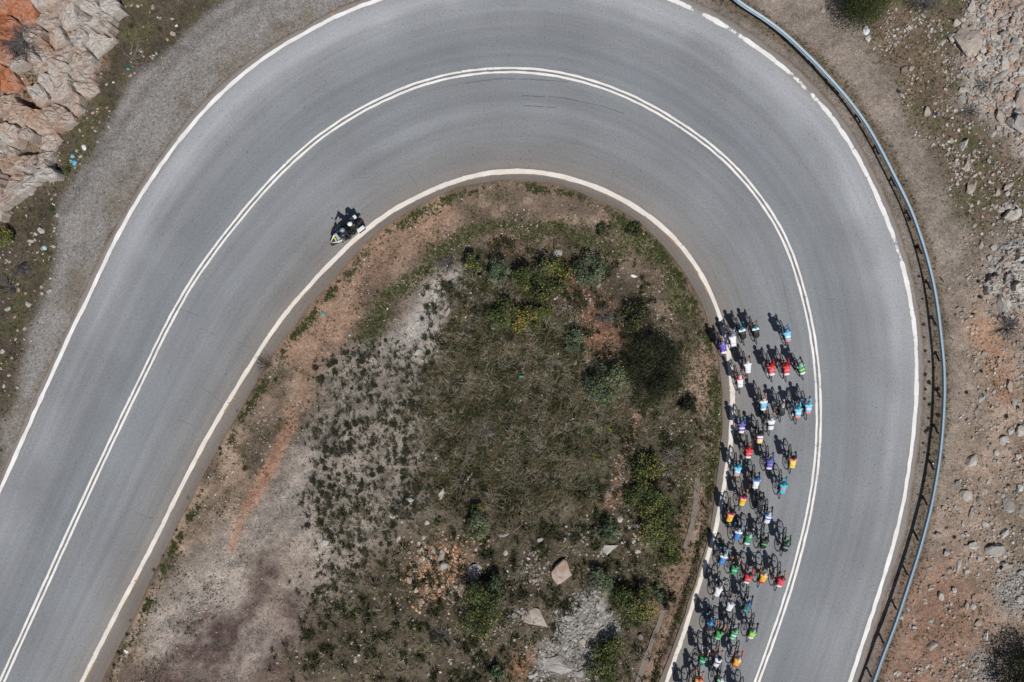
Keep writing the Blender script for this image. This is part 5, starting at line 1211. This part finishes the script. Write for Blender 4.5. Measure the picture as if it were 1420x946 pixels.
def bike_meshes(crank):
    M = []
    R = .335; RA, FA, BB = (0, -.46, R), (0, .53, R), (0, -.05, .27)
    ST, SD, HT, HB, BAR = (0, -.19, .80), (0, -.225, .93), (0, .335, .86), (0, .385, .70), (0, .41, .905)
    bm = bmesh.new()
    tube(bm, [BB, (0, -.165, .72), ST], .018, 8); tube(bm, [(0, -.165, .73), (0, .335, .825)], .019, 8); tube(bm, [BB, (0, .365, .735)], .024, 8); tube(bm, [HT, HB], .024, 8)
    for s in (-1, 1):
        tube(bm, [(s * .03, BB[1], BB[2]), (s * .06, RA[1], RA[2])], .010, 6); tube(bm, [(s * .02, -.155, .69), (s * .058, RA[1], RA[2])], .008, 6)
    tube(bm, [(-.05, *BB[1:]), (.05, *BB[1:])], .026, 8); M.append(('frame', bm_mesh('frame', bm, True), 'frame', None))
    bm = bmesh.new(); tube(bm, [HB, (0, .39, .69)], .022, 8)
    for s in (-1, 1): tube(bm, [(s * .02, .388, .695), (s * .05, .41, .62), (s * .055, FA[1], FA[2])], [.016, .015, .010], 6)
    M.append(('fork', bm_mesh('fork', bm, True), 'frame', None))
    bm = bmesh.new(); tube(bm, [(0, -.19, .78), SD], .014, 8); M.append(('seat_post', bm_mesh('seat_post', bm, True), 'black', None))
    bm = bmesh.new(); tube(bm, [(0, -.36, .955), (0, -.28, .955), (0, -.17, .95), (0, -.09, .945)], [.055, .06, .032, .018], 8)
    for v in bm.verts: v.co.z = .95 + (v.co.z - .95) * .35
    M.append(('saddle', bm_mesh('saddle', bm, True), 'black', None))
    bm = bmesh.new(); tube(bm, [(0, .335, .875), (0, .455, .905)], .016, 6)
    tube(bm, [(-.2, 0.460, .905), (-.1, 0.465, .907), (0, 0.460, .907), (.1, 0.465, .907), (.2, 0.460, .905)], .013, 6)
    for s in (-1, 1):
        tube(bm, [(s * .2, 0.460, .905), (s * .205, 0.510, .90), (s * .205, 0.550, .86), (s * .205, 0.535, .81), (s * .205, 0.490, .785), (s * .205, 0.430, .78)], .013, 6)
        tube(bm, [(s * .205, 0.505, .905), (s * .205, 0.550, .93), (s * .205, 0.565, .965)], [.017, .018, .013], 6); tube(bm, [(s * .205, 0.565, .93), (s * .207, 0.575, .86), (s * .207, 0.565, .80)], [.008, .007, .005], 5)
    M.append(('handlebar', bm_mesh('handlebar', bm, True), 'black', None))
    bm = bmesh.new()
    tube(bm, arc((.055, *BB[1:]), .09, 24), .006, 4, closed=True); tube(bm, arc((.055, *BB[1:]), .05, 16), .006, 4, closed=True)
    for s in (-1, 1):
        a = crank + (0 if s > 0 else math.pi); e = (s * .085, BB[1] + .17 * math.sin(a), BB[2] + .17 * math.cos(a)); tube(bm, [(s * .06, *BB[1:]), e], [.016, .012], 6)
    M.append(('crankset', bm_mesh('crankset', bm, True), 'black', None))
    for s in (-1, 1):
        a = crank + (0 if s > 0 else math.pi); bm = bmesh.new(); box(bm, (s * .125, BB[1] + .17 * math.sin(a), BB[2] + .17 * math.cos(a)), (.07, .06, .016)); M.append(('pedal', bm_mesh('pedal', bm), 'black', None))
    bm = bmesh.new(); tube(bm, [(.05, BB[1], BB[2] + .09), (.05, RA[1], RA[2] + .045)], .005, 4); tube(bm, [(.05, BB[1], BB[2] - .09), (.05, RA[1] + .02, RA[2] - .1), (.05, RA[1], RA[2] - .04)], .005, 4); tube(bm, arc((.05, *RA[1:]), .045, 14), .008, 4, closed=True)
    M.append(('chain', bm_mesh('chain', bm), 'black', None))
    bm = bmesh.new(); tube(bm, [(0, .06, .40), (0, .17, .525), (0, .185, .542), (0, .205, .565)], [.037, .037, .02, .018], 10); M.append(('water_bottle', bm_mesh('water_bottle', bm, True), 'bottle', None))
    for A in (FA, RA):
        bm = bmesh.new(); tube(bm, arc(A, R - .016, 40), .0155, 8, closed=True); ty = bm_mesh('tyre', bm, True)
        bm = bmesh.new(); tube(bm, arc(A, R - .045, 36), .014, 6, closed=True); rim = bm_mesh('rim', bm, True)
        bm = bmesh.new(); tube(bm, [(-.05, *A[1:]), (.05, *A[1:])], .018, 8)
        for i in range(16):
            t = 2 * math.pi * i / 16; s = 1 if i % 2 else -1; tube(bm, [(s * .025, *A[1:]), (0, A[1] + (R - .05) * math.cos(t), A[2] + (R - .05) * math.sin(t))], .0022, 3, cap=False)
        sp = bm_mesh('spokes', bm)
        M.append(('wheel', None, None, [('tyre', ty, 'rubber'), ('rim', rim, 'black'), ('spokes', sp, 'black')]))
    return M

M_skin = [plain('skin', lin(196, 142, 116), .55), plain('skin_tanned', lin(168, 112, 88), .55)]
M_blackm = plain('black_carbon', lin(34, 34, 37), .4); M_rubber = plain('tyre_rubber', lin(36, 36, 38), .8); M_short = plain('black_lycra', lin(30, 31, 35), .65, bump=.2, bscale=90); M_glass = plain('dark_lens', lin(20, 22, 28), .15)
def fabric(shoulder, mid, hip, sleeve, mark=None):
    key = ('jersey', shoulder, mid, hip, sleeve, mark)
    if key in _mats: return _mats[key]
    m, nt, p = new_mat('jersey_fabric'); L = nt.links.new
    tc = nt.nodes.new('ShaderNodeTexCoord'); sx = nt.nodes.new('ShaderNodeSeparateXYZ'); L(tc.outputs['Object'], sx.inputs[0])
    mr = nt.nodes.new('ShaderNodeMapRange'); mr.inputs[1].default_value = -.36; mr.inputs[2].default_value = .26; L(sx.outputs[1], mr.inputs[0])
    rp = nt.nodes.new('ShaderNodeValToRGB'); cr = rp.color_ramp; cr.interpolation = 'CONSTANT'
    stops = [(0, hip), (.20, mid), (.70, shoulder)]
    if mark: stops = [(0, hip), (.20, mid), (.40, mark), (.53, mid), (.70, shoulder)]
    while len(cr.elements) < len(stops): cr.elements.new(.5)
    for e, (q, c) in zip(cr.elements, stops): e.position = q; e.color = (*lin(*c), 1)
    L(mr.outputs[0], rp.inputs[0])
    ab = nt.nodes.new('ShaderNodeMath'); ab.operation = 'ABSOLUTE'; L(sx.outputs[0], ab.inputs[0])
    gt = nt.nodes.new('ShaderNodeMath'); gt.operation = 'GREATER_THAN'; gt.inputs[1].default_value = .178; L(ab.outputs[0], gt.inputs[0])
    mx = nt.nodes.new('ShaderNodeMix'); mx.data_type = 'RGBA'; L(gt.outputs[0], mx.inputs[0]); L(rp.outputs[0], mx.inputs[6]); mx.inputs[7].default_value = (*lin(*sleeve), 1)
    lum = sum(mid) / 3; pc = (60, 66, 84) if lum > 150 else (58, 62, 68) if lum < 60 else (215, 218, 222)
    nb = nt.nodes.new('ShaderNodeTexNoise'); nb.inputs['Scale'].default_value = 13; nb.inputs['Detail'].default_value = 2; L(tc.outputs['Object'], nb.inputs['Vector'])
    nr = nt.nodes.new('ShaderNodeMapRange'); nr.inputs[1].default_value = .60; nr.inputs[2].default_value = .66; nr.inputs[4].default_value = .55; L(nb.outputs[0], nr.inputs[0])
    m2 = nt.nodes.new('ShaderNodeMix'); m2.data_type = 'RGBA'; L(nr.outputs[0], m2.inputs[0]); L(mx.outputs[2], m2.inputs[6]); m2.inputs[7].default_value = (*lin(*pc), 1)
    L(m2.outputs[2], p.inputs['Base Color']); p.inputs['Roughness'].default_value = .6
    n = nt.nodes.new('ShaderNodeTexNoise'); n.inputs['Scale'].default_value = 22; L(tc.outputs['Object'], n.inputs['Vector'])
    b = nt.nodes.new('ShaderNodeBump'); b.inputs['Strength'].default_value = .35; b.inputs['Distance'].default_value = .012; L(n.outputs[0], b.inputs['Height']); L(b.outputs[0], p.inputs['Normal'])
    _mats[key] = m
    return m
POSES = [cyclist_meshes(i, c, d, lk) for i, (c, d, lk) in enumerate([(0.3, False, 0), (1.5, True, .4), (2.6, False, -.5), (3.9, False, .3), (5.2, True, 0)])]
BIKES = [bike_meshes(c) for c in (0.3, 1.5, 2.6, 3.9, 5.2)]

W=(232,234,240); LB=(128,200,232); BK=(30,32,36); TE=(30,160,185); PU=(88,66,170); RD=(205,30,45); GR=(20,140,85); YE=(238,196,60); GY=(150,158,165); BL=(45,120,195); NV=(38,50,90); PK=(228,110,120); OR=(240,150,95); MG=(190,40,110); LM=(170,215,80); MT=(150,215,180); SK=None; LE=(236,214,92); DG=(40,44,46); GO=(240,180,40); CO=(236,140,130); TQ=(60,185,205)
# helmet xy, hips xy (photo px), helmet, shoulder, mid, hip, sleeve, arms(None = bare), gloves(None = bare), frame, description
RID = [
 (1002.2,475.5,1003.5,487.5, GY,PU,PU,W,PU,PU,None,BK,'purple jersey with white hem riding outside the inner white line',PU),
 (1016,464.5,1017,478, (205,200,195),W,W,W,(150,175,225),(150,175,225),W,W,'plain white jersey with pale blue sleeves',None),
 (1028.5,455.5,1031,467, TE,W,BK,BK,BK,BK,TE,BK,'black jersey with white collar and teal helmet beside the pale sleeves',None),
 (1047.6,452,1049,466.6, TE,W,BK,BK,BK,None,None,BK,'black jersey with white collar, teal helmet and bare forearms',None),
 (1091,459,1094,471, LB,LB,LB,CO,LB,BL,LB,BK,'light blue jersey riding alone by the centre line',W),
 (1036.5,501,1037.7,516, W,W,W,W,W,None,DG,BK,'white jersey and white helmet behind the teal helmets',None),
 (1070,506,1070.7,517.7, RD,RD,RD,W,RD,RD,RD,BK,'red jersey with white hem and bright red helmet',PK),
 (1091,506,1091,517, (180,30,40),RD,RD,W,RD,RD,RD,BK,'red jersey beside the green-shouldered rider',PK),
 (1111,503,1111.7,516, (200,215,215),GR,GR,W,W,DG,DG,BK,'white jersey with green shoulders and lime flash',LM),
 (1025.4,522,1027.4,534.7, W,RD,W,W,RD,None,None,RD,'white jersey with a red shoulder band',None),
 (1059,554,1059,566.6, W,W,LB,W,W,None,OR,BK,'white jersey with a light blue back panel',None),
 (1085,562,1084.4,574, (205,205,208),BK,BK,BK,BK,None,W,BK,'black jersey with white helmet and white gloves',None),
 (1106.6,565,1107.3,577, TQ,LB,LB,CO,LB,LB,BL,BK,'light blue jersey with coral hem and turquoise helmet',W),
 (1121,559,1121.8,571, LB,LB,LB,CO,LB,LB,BL,BK,'light blue jersey with coral hem touching the centre line',W),
 (1029.3,586,1028.4,597.7, (110,130,150),PU,PU,W,PU,BL,(120,170,225),BK,'violet jersey with sky blue gloves beside the inner line',W),
 (1069.5,580,1069.5,594.8, W,W,W,W,W,None,OR,BK,'white jersey with a navy mark between the shoulders',NV),
 (1054.7,600,1053.6,612.5, BK,DG,W,LE,BK,DG,DG,BK,'white, pink and lemon jersey with black helmet',PK),
 (1039.2,620.7,1037.7,633.3, RD,RD,RD,W,RD,DG,RD,BK,'red jersey and red gloves behind the violet rider',PK),
 (1068.8,636,1066.9,648.8, (70,140,155),PU,PU,W,PU,PU,PU,BK,'violet jersey with teal helmet in the middle of the pack',(150,110,200)),
 (1100.6,634.7,1099,646.6, BK,PK,LE,LE,LE,DG,DG,BK,'lemon yellow jersey with pink shoulders and black helmet',None),
 (1023.7,646.6,1022,657.7, TQ,LB,LB,OR,TE,TE,OR,BK,'light blue jersey with orange hem by the inner line',W),
 (1049.6,663,1048,675.5, BL,BL,W,W,W,DG,DG,BK,'white jersey with blue shoulders and blue helmet',None),
 (1087,669.5,1085.5,683, TE,TQ,TQ,TQ,TQ,TE,TQ,BK,'turquoise jersey with lime and pink panels',PK),
 (1032,686,1028.8,700, DG,MG,YE,LE,MG,None,OR,BK,'yellow jersey with magenta shoulders and bare arms',OR),
 (1054.7,691.5,1054,703.3, BK,BK,BK,BK,BK,BK,BK,BK,'all black jersey and black helmet',None),
 (1066.3,712,1064.4,723.3, W,BL,W,W,BL,DG,DG,BK,'blue and white striped jersey with white helmet',BL),
 (1014.5,710,1011.8,721, BK,MG,YE,YE,OR,DG,DG,BK,'yellow and magenta jersey with black helmet hugging the inner line',OR),
 (1024.8,735,1021.9,747, W,W,BL,BL,W,(120,160,215),(120,160,215),BK,'blue jersey with white shoulders and white helmet',None),
 (1040,741.8,1036.2,753, (205,220,215),GR,GR,W,GR,DG,W,BK,'green jersey with white hem and pale helmet',None),
 (1062,746,1059,760, DG,BK,BK,BK,BK,BK,(60,185,95),BK,'black jersey with green flash beside the white-hemmed green one',(60,185,95)),
 (1092.5,750,1088.5,764.7, (60,150,90),BK,BK,BK,BK,BK,(60,185,95),BK,'black jersey with green helmet and gloves near the centre line',GY),
 (1004.4,770,1001.5,780, W,W,BL,BL,W,LB,LB,BK,'blue jersey with white shoulders and light blue arms',None),
 (1020.7,782,1017.4,796, BK,GR,GR,GR,GR,None,OR,BK,'green jersey with black helmet and bare arms',MT),
 (1039,795,1036.2,808, DG,RD,RD,W,RD,RD,RD,BK,'red jersey with dark helmet beside the golden one',PK),
 (1061.4,795.5,1056.2,807.4, W,GO,GO,RD,GO,None,GO,BK,'golden yellow jersey with red hem beside the red one',None),
 (1084.3,800,1081.4,813, (150,60,60),RD,(222,50,80),W,RD,None,OR,BK,'pinkish red jersey with bare arms by the centre line',None),
 (998.5,812.5,994,826.6, W,W,W,W,W,None,W,BK,'white jersey with a pink spot on the hem',None),
 (1014.7,832,1011,848, GY,(200,195,220),W,W,(150,140,200),None,None,BK,'white jersey with lilac shoulders and grey helmet',None),
 (1038.4,834.7,1034.7,847, BL,NV,(20,100,100),TE,GR,DG,DG,BK,'dark blue and green jersey',None),
 (984.4,862,983.6,874, (70,170,215),BL,BK,BK,BK,BL,LB,BK,'black jersey with light blue helmet and blue shoulders',None),
 (1000.3,874,995,885.5, BK,(70,160,80),(70,160,80),MT,(70,160,80),None,OR,BK,'grass green jersey with black helmet and bare arms',None),
 (1019.7,875,1017,884, MT,GR,GR,MT,BK,BK,BK,BK,'green jersey with mint helmet and black sleeves',W),
 (1045.8,873.5,1041.5,884, (170,195,190),GR,LM,W,GR,BK,BK,BK,'white and lime jersey with green shoulders near the centre line',None),
 (978,909,971.8,921.4, DG,GR,GR,NV,GR,None,W,BK,'green jersey with navy hem and dark helmet',MT),
 (997,910,994,925, NV,W,W,W,BL,None,OR,BK,'white jersey flecked with navy and red',NV),
 (1025.4,912,1019,923.5, W,GO,GO,RD,RD,RD,OR,BK,'golden yellow jersey with red sleeves and white helmet',None),
 (970.4,940,966,953, (225,110,50),OR,LM,GR,OR,None,OR,BK,'orange and lime jersey at the tail of the pack',None),
 (1000.7,940.4,996,952, W,MT,GR,W,BK,BK,BK,BK,'mint jersey with black sleeves at the tail of the pack',None),
 (955,960,951,974, GY,BL,BL,W,BL,None,W,BK,'blue jersey following the tail along the inner line',None),
 (1032,963,1027,977, BK,RD,W,W,RD,None,W,BK,'red and white jersey following the tail',None),
]
tU = np.gradient(W_cL, axis=0)
def inst(name, me, mat, parent, slot_obj=True):
    o = bpy.data.objects.new(name, me); COL.objects.link(o); o.parent = parent
    if len(me.materials) == 0: me.materials.append(M_blackm)
    if mat is not None: o.material_slots[0].link = 'OBJECT'; o.material_slots[0].material = mat
    return o
for i, (hx, hy, px, py, helm, shd, mid, hip, slv, arm, glv, frm, desc, mark) in enumerate(RID):
    mx_, my_ = (hx + px) / 2, (hy + py) / 2
    x, y, _ = P(mx_, my_, 1.24)
    # heading: along the road with a small share of the rider's own line
    j = np.argmin((W_cL[:, 0] - x) ** 2 + (W_cL[:, 1] - y) ** 2); t = tU[j] / np.hypot(*tU[j])
    if t[1] < 0: t = -t
    a = np.array(P(hx, hy, 1.48)[:2]); b = np.array(P(px, py, 1.08)[:2]); own = (a - b) / np.hypot(*(a - b))
    d = 0.75 * t + 0.25 * own; d /= np.hypot(*d); head = math.atan2(-d[0], d[1]); lean = math.radians(random.uniform(8.5, 12.5))
    if i == 8: head += .22
    left = np.array([-d[1], d[0]])
    base = np.array([x, y]) - left * math.sin(lean) * 1.24 - d * 0.02
    loc = (base[0], base[1], 0.012); rot = (0, -lean, head)
    pose = i % 5
    if i in (8,): pose = 0
    bike = empty('racing_bicycle', loc, rot); tag(bike, 'racing bicycle under the cyclist in ' + ' '.join(desc.split()[:10]), 'bicycle', 'bicycles of the racing pack')
    fm = plain('frame_paint', lin(*frm), .35); bottle = plain('bottle', lin(*random.choice([W, W, GY, LB])), .4)
    mats = {'frame': fm, 'black': M_blackm, 'rubber': M_rubber, 'bottle': bottle}
    for nm, me, mk, subs in BIKES[pose]:
        if subs is None: inst(nm, me, mats[mk], bike)
        else:
            # hub axle stands for the wheel itself; tyre, rim and spokes hang from it
            w = inst('wheel', subs[2][1], mats['black'], bike)
            inst('tyre', subs[0][1], mats['rubber'], w); inst('rim', subs[1][1], mats['black'], w)
    man = empty('person', loc, rot); tag(man, 'cyclist in ' + desc, 'person', 'cyclists of the racing pack')
    M = POSES[pose][0]; sk = M_skin[i % 2]
    inst('body', M['body'], sk, man); inst('jersey', M['jersey'], fabric(shd, mid, hip, slv, mark), man); inst('shorts', M['shorts'], M_short, man)
    hl = inst('helmet', M['helmet'], plain('helmet_shell', lin(*helm), .3), man); inst('helmet_vents', M['helmet_vents'], M_blackm, hl); inst('sunglasses', M['sunglasses'], M_glass, man)
    sm, hm = plain('sock', lin(*random.choice([W, W, BK])), .8), plain('shoe', lin(*random.choice([W, W, BK, BK, RD])), .4)
    for k in (0, 1):
        if arm: inst('arm_warmer', M['arm_warmer'][k], plain('lycra', lin(*arm), .6), man)
        if glv: inst('glove', M['glove'][k], plain('glove', lin(*glv), .7), man)
        inst('sock', M['sock'][k], sm, man); inst('shoe', M['shoe'][k], hm, man)

# ------------------------------------------------------------------ police-style motorcycle with two people
mc = np.array([-9.05, 5.95]); md = np.array([-.80, -.60]); mh = math.atan2(-md[0], md[1]); mlean = math.radians(3)
mloc = (mc[0], mc[1], .008); mrot = (0, -mlean, mh)
moto = empty('motorcycle', mloc, mrot); tag(moto, 'black and white touring motorcycle with panniers leading the race by the inner line', 'motorcycle')
M_mw = plain('white_fairing', lin(228, 232, 236), .25, coat=.5); M_mb = plain('black_plastic', lin(26, 27, 30), .5); M_my = plain('yellow_decal', lin(215, 215, 40), .5); M_ms = plain('dark_steel', lin(84, 86, 92), .35, .7); M_mr = plain('red_badge', lin(190, 40, 45), .4)
def prism(name, sec, mat, parent=moto, smooth=True, bev=.012):
    """loft: sec = list of (y, zc, half_w, half_h)."""
    bm = bmesh.new(); rows = []
    for y, zc, hw, hh in sec:
        rows.append([bm.verts.new((hw * math.copysign(abs(math.cos(t)) ** .6, math.cos(t)), y, zc + hh * math.copysign(abs(math.sin(t)) ** .6, math.sin(t)))) for t in [2 * math.pi * k / 14 for k in range(14)]])
    for r0, r1 in zip(rows[:-1], rows[1:]):
        for k in range(14): bm.faces.new([r0[k], r0[(k + 1) % 14], r1[(k + 1) % 14], r1[k]])
    bm.faces.new(rows[0][::-1]); bm.faces.new(rows[-1])
    return link(name, bm_mesh(name, bm, smooth), mat, parent)
for yy, rr_, tw in ((.80, .325, .055), (-.72, .315, .075)):
    bm = bmesh.new(); tube(bm, [(-.09, yy, rr_), (.09, yy, rr_)], .03, 8)
    for k in range(10):
        t = 2 * math.pi * k / 10; tube(bm, [(0, yy, rr_), (0, yy + (rr_ - .1) * math.cos(t), rr_ + (rr_ - .1) * math.sin(t))], .012, 5)
    w = link('wheel', bm_mesh('wheel', bm, True), M_ms, moto)
    bm = bmesh.new(); tube(bm, arc((0, yy, rr_), rr_ - tw, 32), tw, 10, closed=True); link('tyre', bm_mesh('tyre', bm, True), M_rubber, w)
    bm = bmesh.new(); tube(bm, arc((0, yy, rr_), rr_ - 2 * tw, 28), .022, 6, closed=True); link('rim', bm_mesh('rim', bm, True), M_ms, w)
prism('fuel_tank', [(-.08, .86, .12, .09), (.05, .92, .19, .13), (.28, .93, .20, .14), (.42, .88, .13, .12)], M_mb)
prism('seat', [(-.82, .90, .10, .05), (-.60, .91, .17, .06), (-.30, .86, .17, .06), (-.05, .83, .12, .06)], M_mb)
prism('engine', [(-.25, .45, .16, .17), (.0, .45, .34, .14), (.15, .45, .34, .14), (.35, .47, .16, .18)], M_ms)
prism('tail', [(-1.02, .84, .06, .03), (-.85, .84, .12, .05), (-.6, .82, .13, .06), (-.3, .76, .12, .08)], M_mb)
bm = bmesh.new()
for s in (-1, 1):                       # fairing wings forming the pale V at the nose
    vs = [(s * .03, .98, .84), (s * .06, .90, .93), (s * .20, .66, .98), (s * .29, .42, .92), (s * .30, .40, .74), (s * .20, .68, .76), (s * .07, .90, .76)]
    vi = [(a * .80, b - .03, c - .01) for a, b, c in vs]
    o_ = [bm.verts.new(v) for v in vs]; i_ = [bm.verts.new(v) for v in vi]
    bm.faces.new(o_); bm.faces.new(i_[::-1])
    for k in range(7): bm.faces.new([o_[k], o_[(k + 1) % 7], i_[(k + 1) % 7], i_[k]])
link('fairing', bm_mesh('fairing', bm), M_mw, moto)
prism('nose', [(.60, .86, .15, .10), (.78, .86, .11, .09), (.93, .83, .05, .06)], M_mb)
o = prism('decal', [(.63, .960, .11, .010), (.67, .958, .105, .010), (.71, .952, .09, .010)], M_my); o = prism('badge', [(.84, .925, .035, .012), (.90, .905, .025, .012)], M_mr)
prism('front_mudguard', [(.55, .60, .04, .03), (.72, .69, .065, .03), (.92, .66, .065, .03), (1.10, .52, .04, .025)], M_mb)
bm = bmesh.new(); vs = [(-.17, .58, .99), (.17, .58, .99), (.20, .46, 1.20), (.13, .40, 1.34), (-.13, .40, 1.34), (-.20, .46, 1.20)]
a_ = [bm.verts.new(v) for v in vs]; b_ = [bm.verts.new((v[0], v[1] - .006, v[2])) for v in vs]; bm.faces.new(a_); bm.faces.new(b_[::-1])
for k in range(6): bm.faces.new([a_[k], a_[(k + 1) % 6], b_[(k + 1) % 6], b_[k]])
link('windscreen', bm_mesh('windscreen', bm), plain('hazy_screen', lin(196, 210, 220), .12), moto)
prism('dashboard', [(.36, 1.01, .16, .03), (.46, 1.03, .16, .035), (.55, 1.02, .13, .03)], plain('dash_grey', lin(150, 158, 165), .4))
bm = bmesh.new(); tube(bm, [(-.42, .22, 1.10), (-.36, .30, 1.10), (-.15, .38, 1.06), (.15, .38, 1.06), (.36, .30, 1.10), (.42, .22, 1.10)], .016, 8); link('handlebar', bm_mesh('handlebar', bm, True), M_mb, moto)
for s in (-1, 1):
    bm = bmesh.new(); tube(bm, [(s * .36, .31, 1.10), (s * .40, .38, 1.24)], .008, 6); ell(bm, (s * .43, .40, 1.27), (.075, .03, .045)); link('mirror', bm_mesh('mirror', bm, True), M_mb, moto)
    bm = bmesh.new(); tube(bm, [(s * .09, .45, .95), (s * .10, .62, .62), (s * .10, .80, .325)], [.03, .03, .035], 8); link('fork_leg', bm_mesh('fork_leg', bm, True), M_ms, moto)
    bm = bmesh.new(); box(bm, (s * .36, -.74, .62), (.20, .46, .36), taper=.92); bmesh.ops.bevel(bm, geom=bm.edges[:], offset=.03, segments=2, affect='EDGES')
    pn = link('pannier', bm_mesh('pannier', bm), M_mb, moto)
    bm = bmesh.new(); box(bm, (s * .36, -.74, .815), (.21, .47, .05), taper=.9); bmesh.ops.bevel(bm, geom=bm.edges[:], offset=.015, segments=2, affect='EDGES'); link('pannier_lid', bm_mesh('pannier_lid', bm), M_mw, pn)
bm = bmesh.new(); tube(bm, [(.24, .1, .33), (.27, -.3, .30), (.29, -.75, .42)], [.03, .045, .06], 10); link('exhaust', bm_mesh('exhaust', bm, True), M_ms, moto)
bm = bmesh.new(); box(bm, (0, -1.03, .80), (.12, .03, .05)); link('tail_light', bm_mesh('tail_light', bm), M_mr, moto)
bm = bmesh.new(); ell(bm, (0, .93, .80), (.05, .03, .04)); link('headlight', bm_mesh('headlight', bm, True), M_mw, moto)
bm = bmesh.new(); tube(bm, [(0, -.1, .42), (0, -.72, .315)], [.05, .045], 8); tube(bm, [(0, .42, .85), (0, .2, .5), (0, -.2, .6)], .04, 8); link('frame', bm_mesh('frame', bm, True), M_mb, moto)

def moto_person(label, hy, hz, lean, hand_l, hand_r, foot_y, foot_z, helm, jac_mat, pillion, turn=0.0):
    per = empty('person', mloc, mrot); tag(per, label, 'person')
    sy = hy + .06 + lean; sz = hz + .50
    torso = [[(s * .085, hy, hz + .03, .12), (s * .09, hy + lean * .5, hz + .25, .115), (s * .10, sy - .02, sz - .06, .105)] for s in (-1, 1)] + [[(-.19, sy, sz - .02, .075), (0, sy, sz, .08), (.19, sy, sz - .02, .075)]]
    hd = Vector((turn * .03, sy + .07, sz + .20))
    head = [[(0, sy, sz, .065), (0, sy + .04, sz + .10, .058), (*hd, .07)], [(hd.x, hd.y - .015, hd.z + .02, .092), (hd.x, hd.y + .02, hd.z + .01, .09)], [(hd.x, hd.y + .06, hd.z - .05, .05), (hd.x, hd.y + .075, hd.z - .075, .036)], [(hd.x, hd.y + .09, hd.z, .02), (hd.x, hd.y + .12, hd.z - .015, .013)],
            [(hd.x - .03, hd.y + .088, hd.z - .052, .012), (hd.x + .03, hd.y + .088, hd.z - .052, .012)]]
    arms, hnd, legs, feet = [], [], [], []
    for s, h in ((-1, hand_l), (1, hand_r)):
        S = Vector((s * .20, sy, sz - .03)); w = Vector(h) + Vector((0, -.08, .02)); e = ik(S, w, .30, .27, (s * .9, sy, hz + .1)); arms.append([(*S, .068), (*S.lerp(e, .5), .06), (*e, .052), (*e.lerp(w, .5), .045), (*w, .032)])
        hnd += hand_chains(w, Vector((0, 1, -.15)), Vector((0, .15, 1)), s)
        hip = Vector((s * .11, hy, hz)); an = Vector((s * .25, foot_y, foot_z)); kn = ik(hip, an, .44, .42, (s * .6, hy + 1.2, hz)); legs.append([(*hip, .105), (*hip.lerp(kn, .4), .092), (*kn, .065), (*kn.lerp(an, .4), .06), (*an, .045)])
        feet.append([(an.x, an.y - .03, an.z - .06, .042), (an.x, an.y + .08, an.z - .07, .042), (an.x, an.y + .16, an.z - .075, .036)])
    inst('body', fuse('body', torso + head + arms + hnd + legs + feet, .011, 2), M_skin[0], per)
    jk = inst('jacket', fuse('jacket', grow(torso, .014) + grow(arms, .012), .014, 2), jac_mat, per); inst('trousers', fuse('trousers', grow(legs, .012) + [[(-.1, hy, hz + .02, .125), (.1, hy, hz + .02, .125)]], .014, 2), plain('black_textile', lin(30, 31, 36), .8), per)
    
    for k in (0, 1): inst('glove', fuse('glove', grow(hnd[k * (len(hnd) // 2):(k + 1) * (len(hnd) // 2)], .005), .010, 1), M_mb, per); inst('boot', fuse('boot', grow([feet[k]], .012), .012, 1), M_mb, per)
    bm = bmesh.new(); ell(bm, (0, 0, 0), (.125, .145, .125), None, 22, 14)
    for v in bm.verts:
        if v.co.z < -.05: v.co.z = -.05 - .25 * (v.co.z + .05) * -1
        if v.co.y > .06 and v.co.z < .03: v.co.y = .06 + (v.co.y - .06) * .2
    bmesh.ops.translate(bm, vec=(hd.x, hd.y - .005, hd.z + .035), verts=bm.verts); hl = inst('helmet', bm_mesh('helmet', bm, True), plain('helmet_shell', lin(*helm), .25), per)
    bm = bmesh.new(); ell(bm, (hd.x, hd.y + .065, hd.z + .02), (.10, .06, .045), None, 12, 8); inst('visor', bm_mesh('visor', bm, True), M_glass, hl)
    if pillion:
        bm = bmesh.new()
        for s in (-1, 1): tube(bm, [(s * .11, sy - .118, sz - .28), (s * .12, sy - .125, sz - .10), (s * .115, sy - .07, sz + .045), (s * .11, sy + .02, sz + .065)], .02, 6)
        inst('reflective_band', bm_mesh('reflective_band', bm, True), M_my, jk)
M_jb = plain('black_jacket', lin(28, 30, 36), .75, bump=.4, bscale=14)
moto_person('motorcycle driver in black with a grey blue helmet', -.22, .93, .10, (-.40, .23, 1.12), (.40, .23, 1.12), .02, .36, (130, 152, 170), M_jb, False)
moto_person('motorcycle pillion passenger in black jacket with yellow bands and white helmet', -.64, .97, .0, (-.27, -.30, .98), (.27, -.30, .98), -.34, .46, (238, 240, 242), M_jb, True, .5)
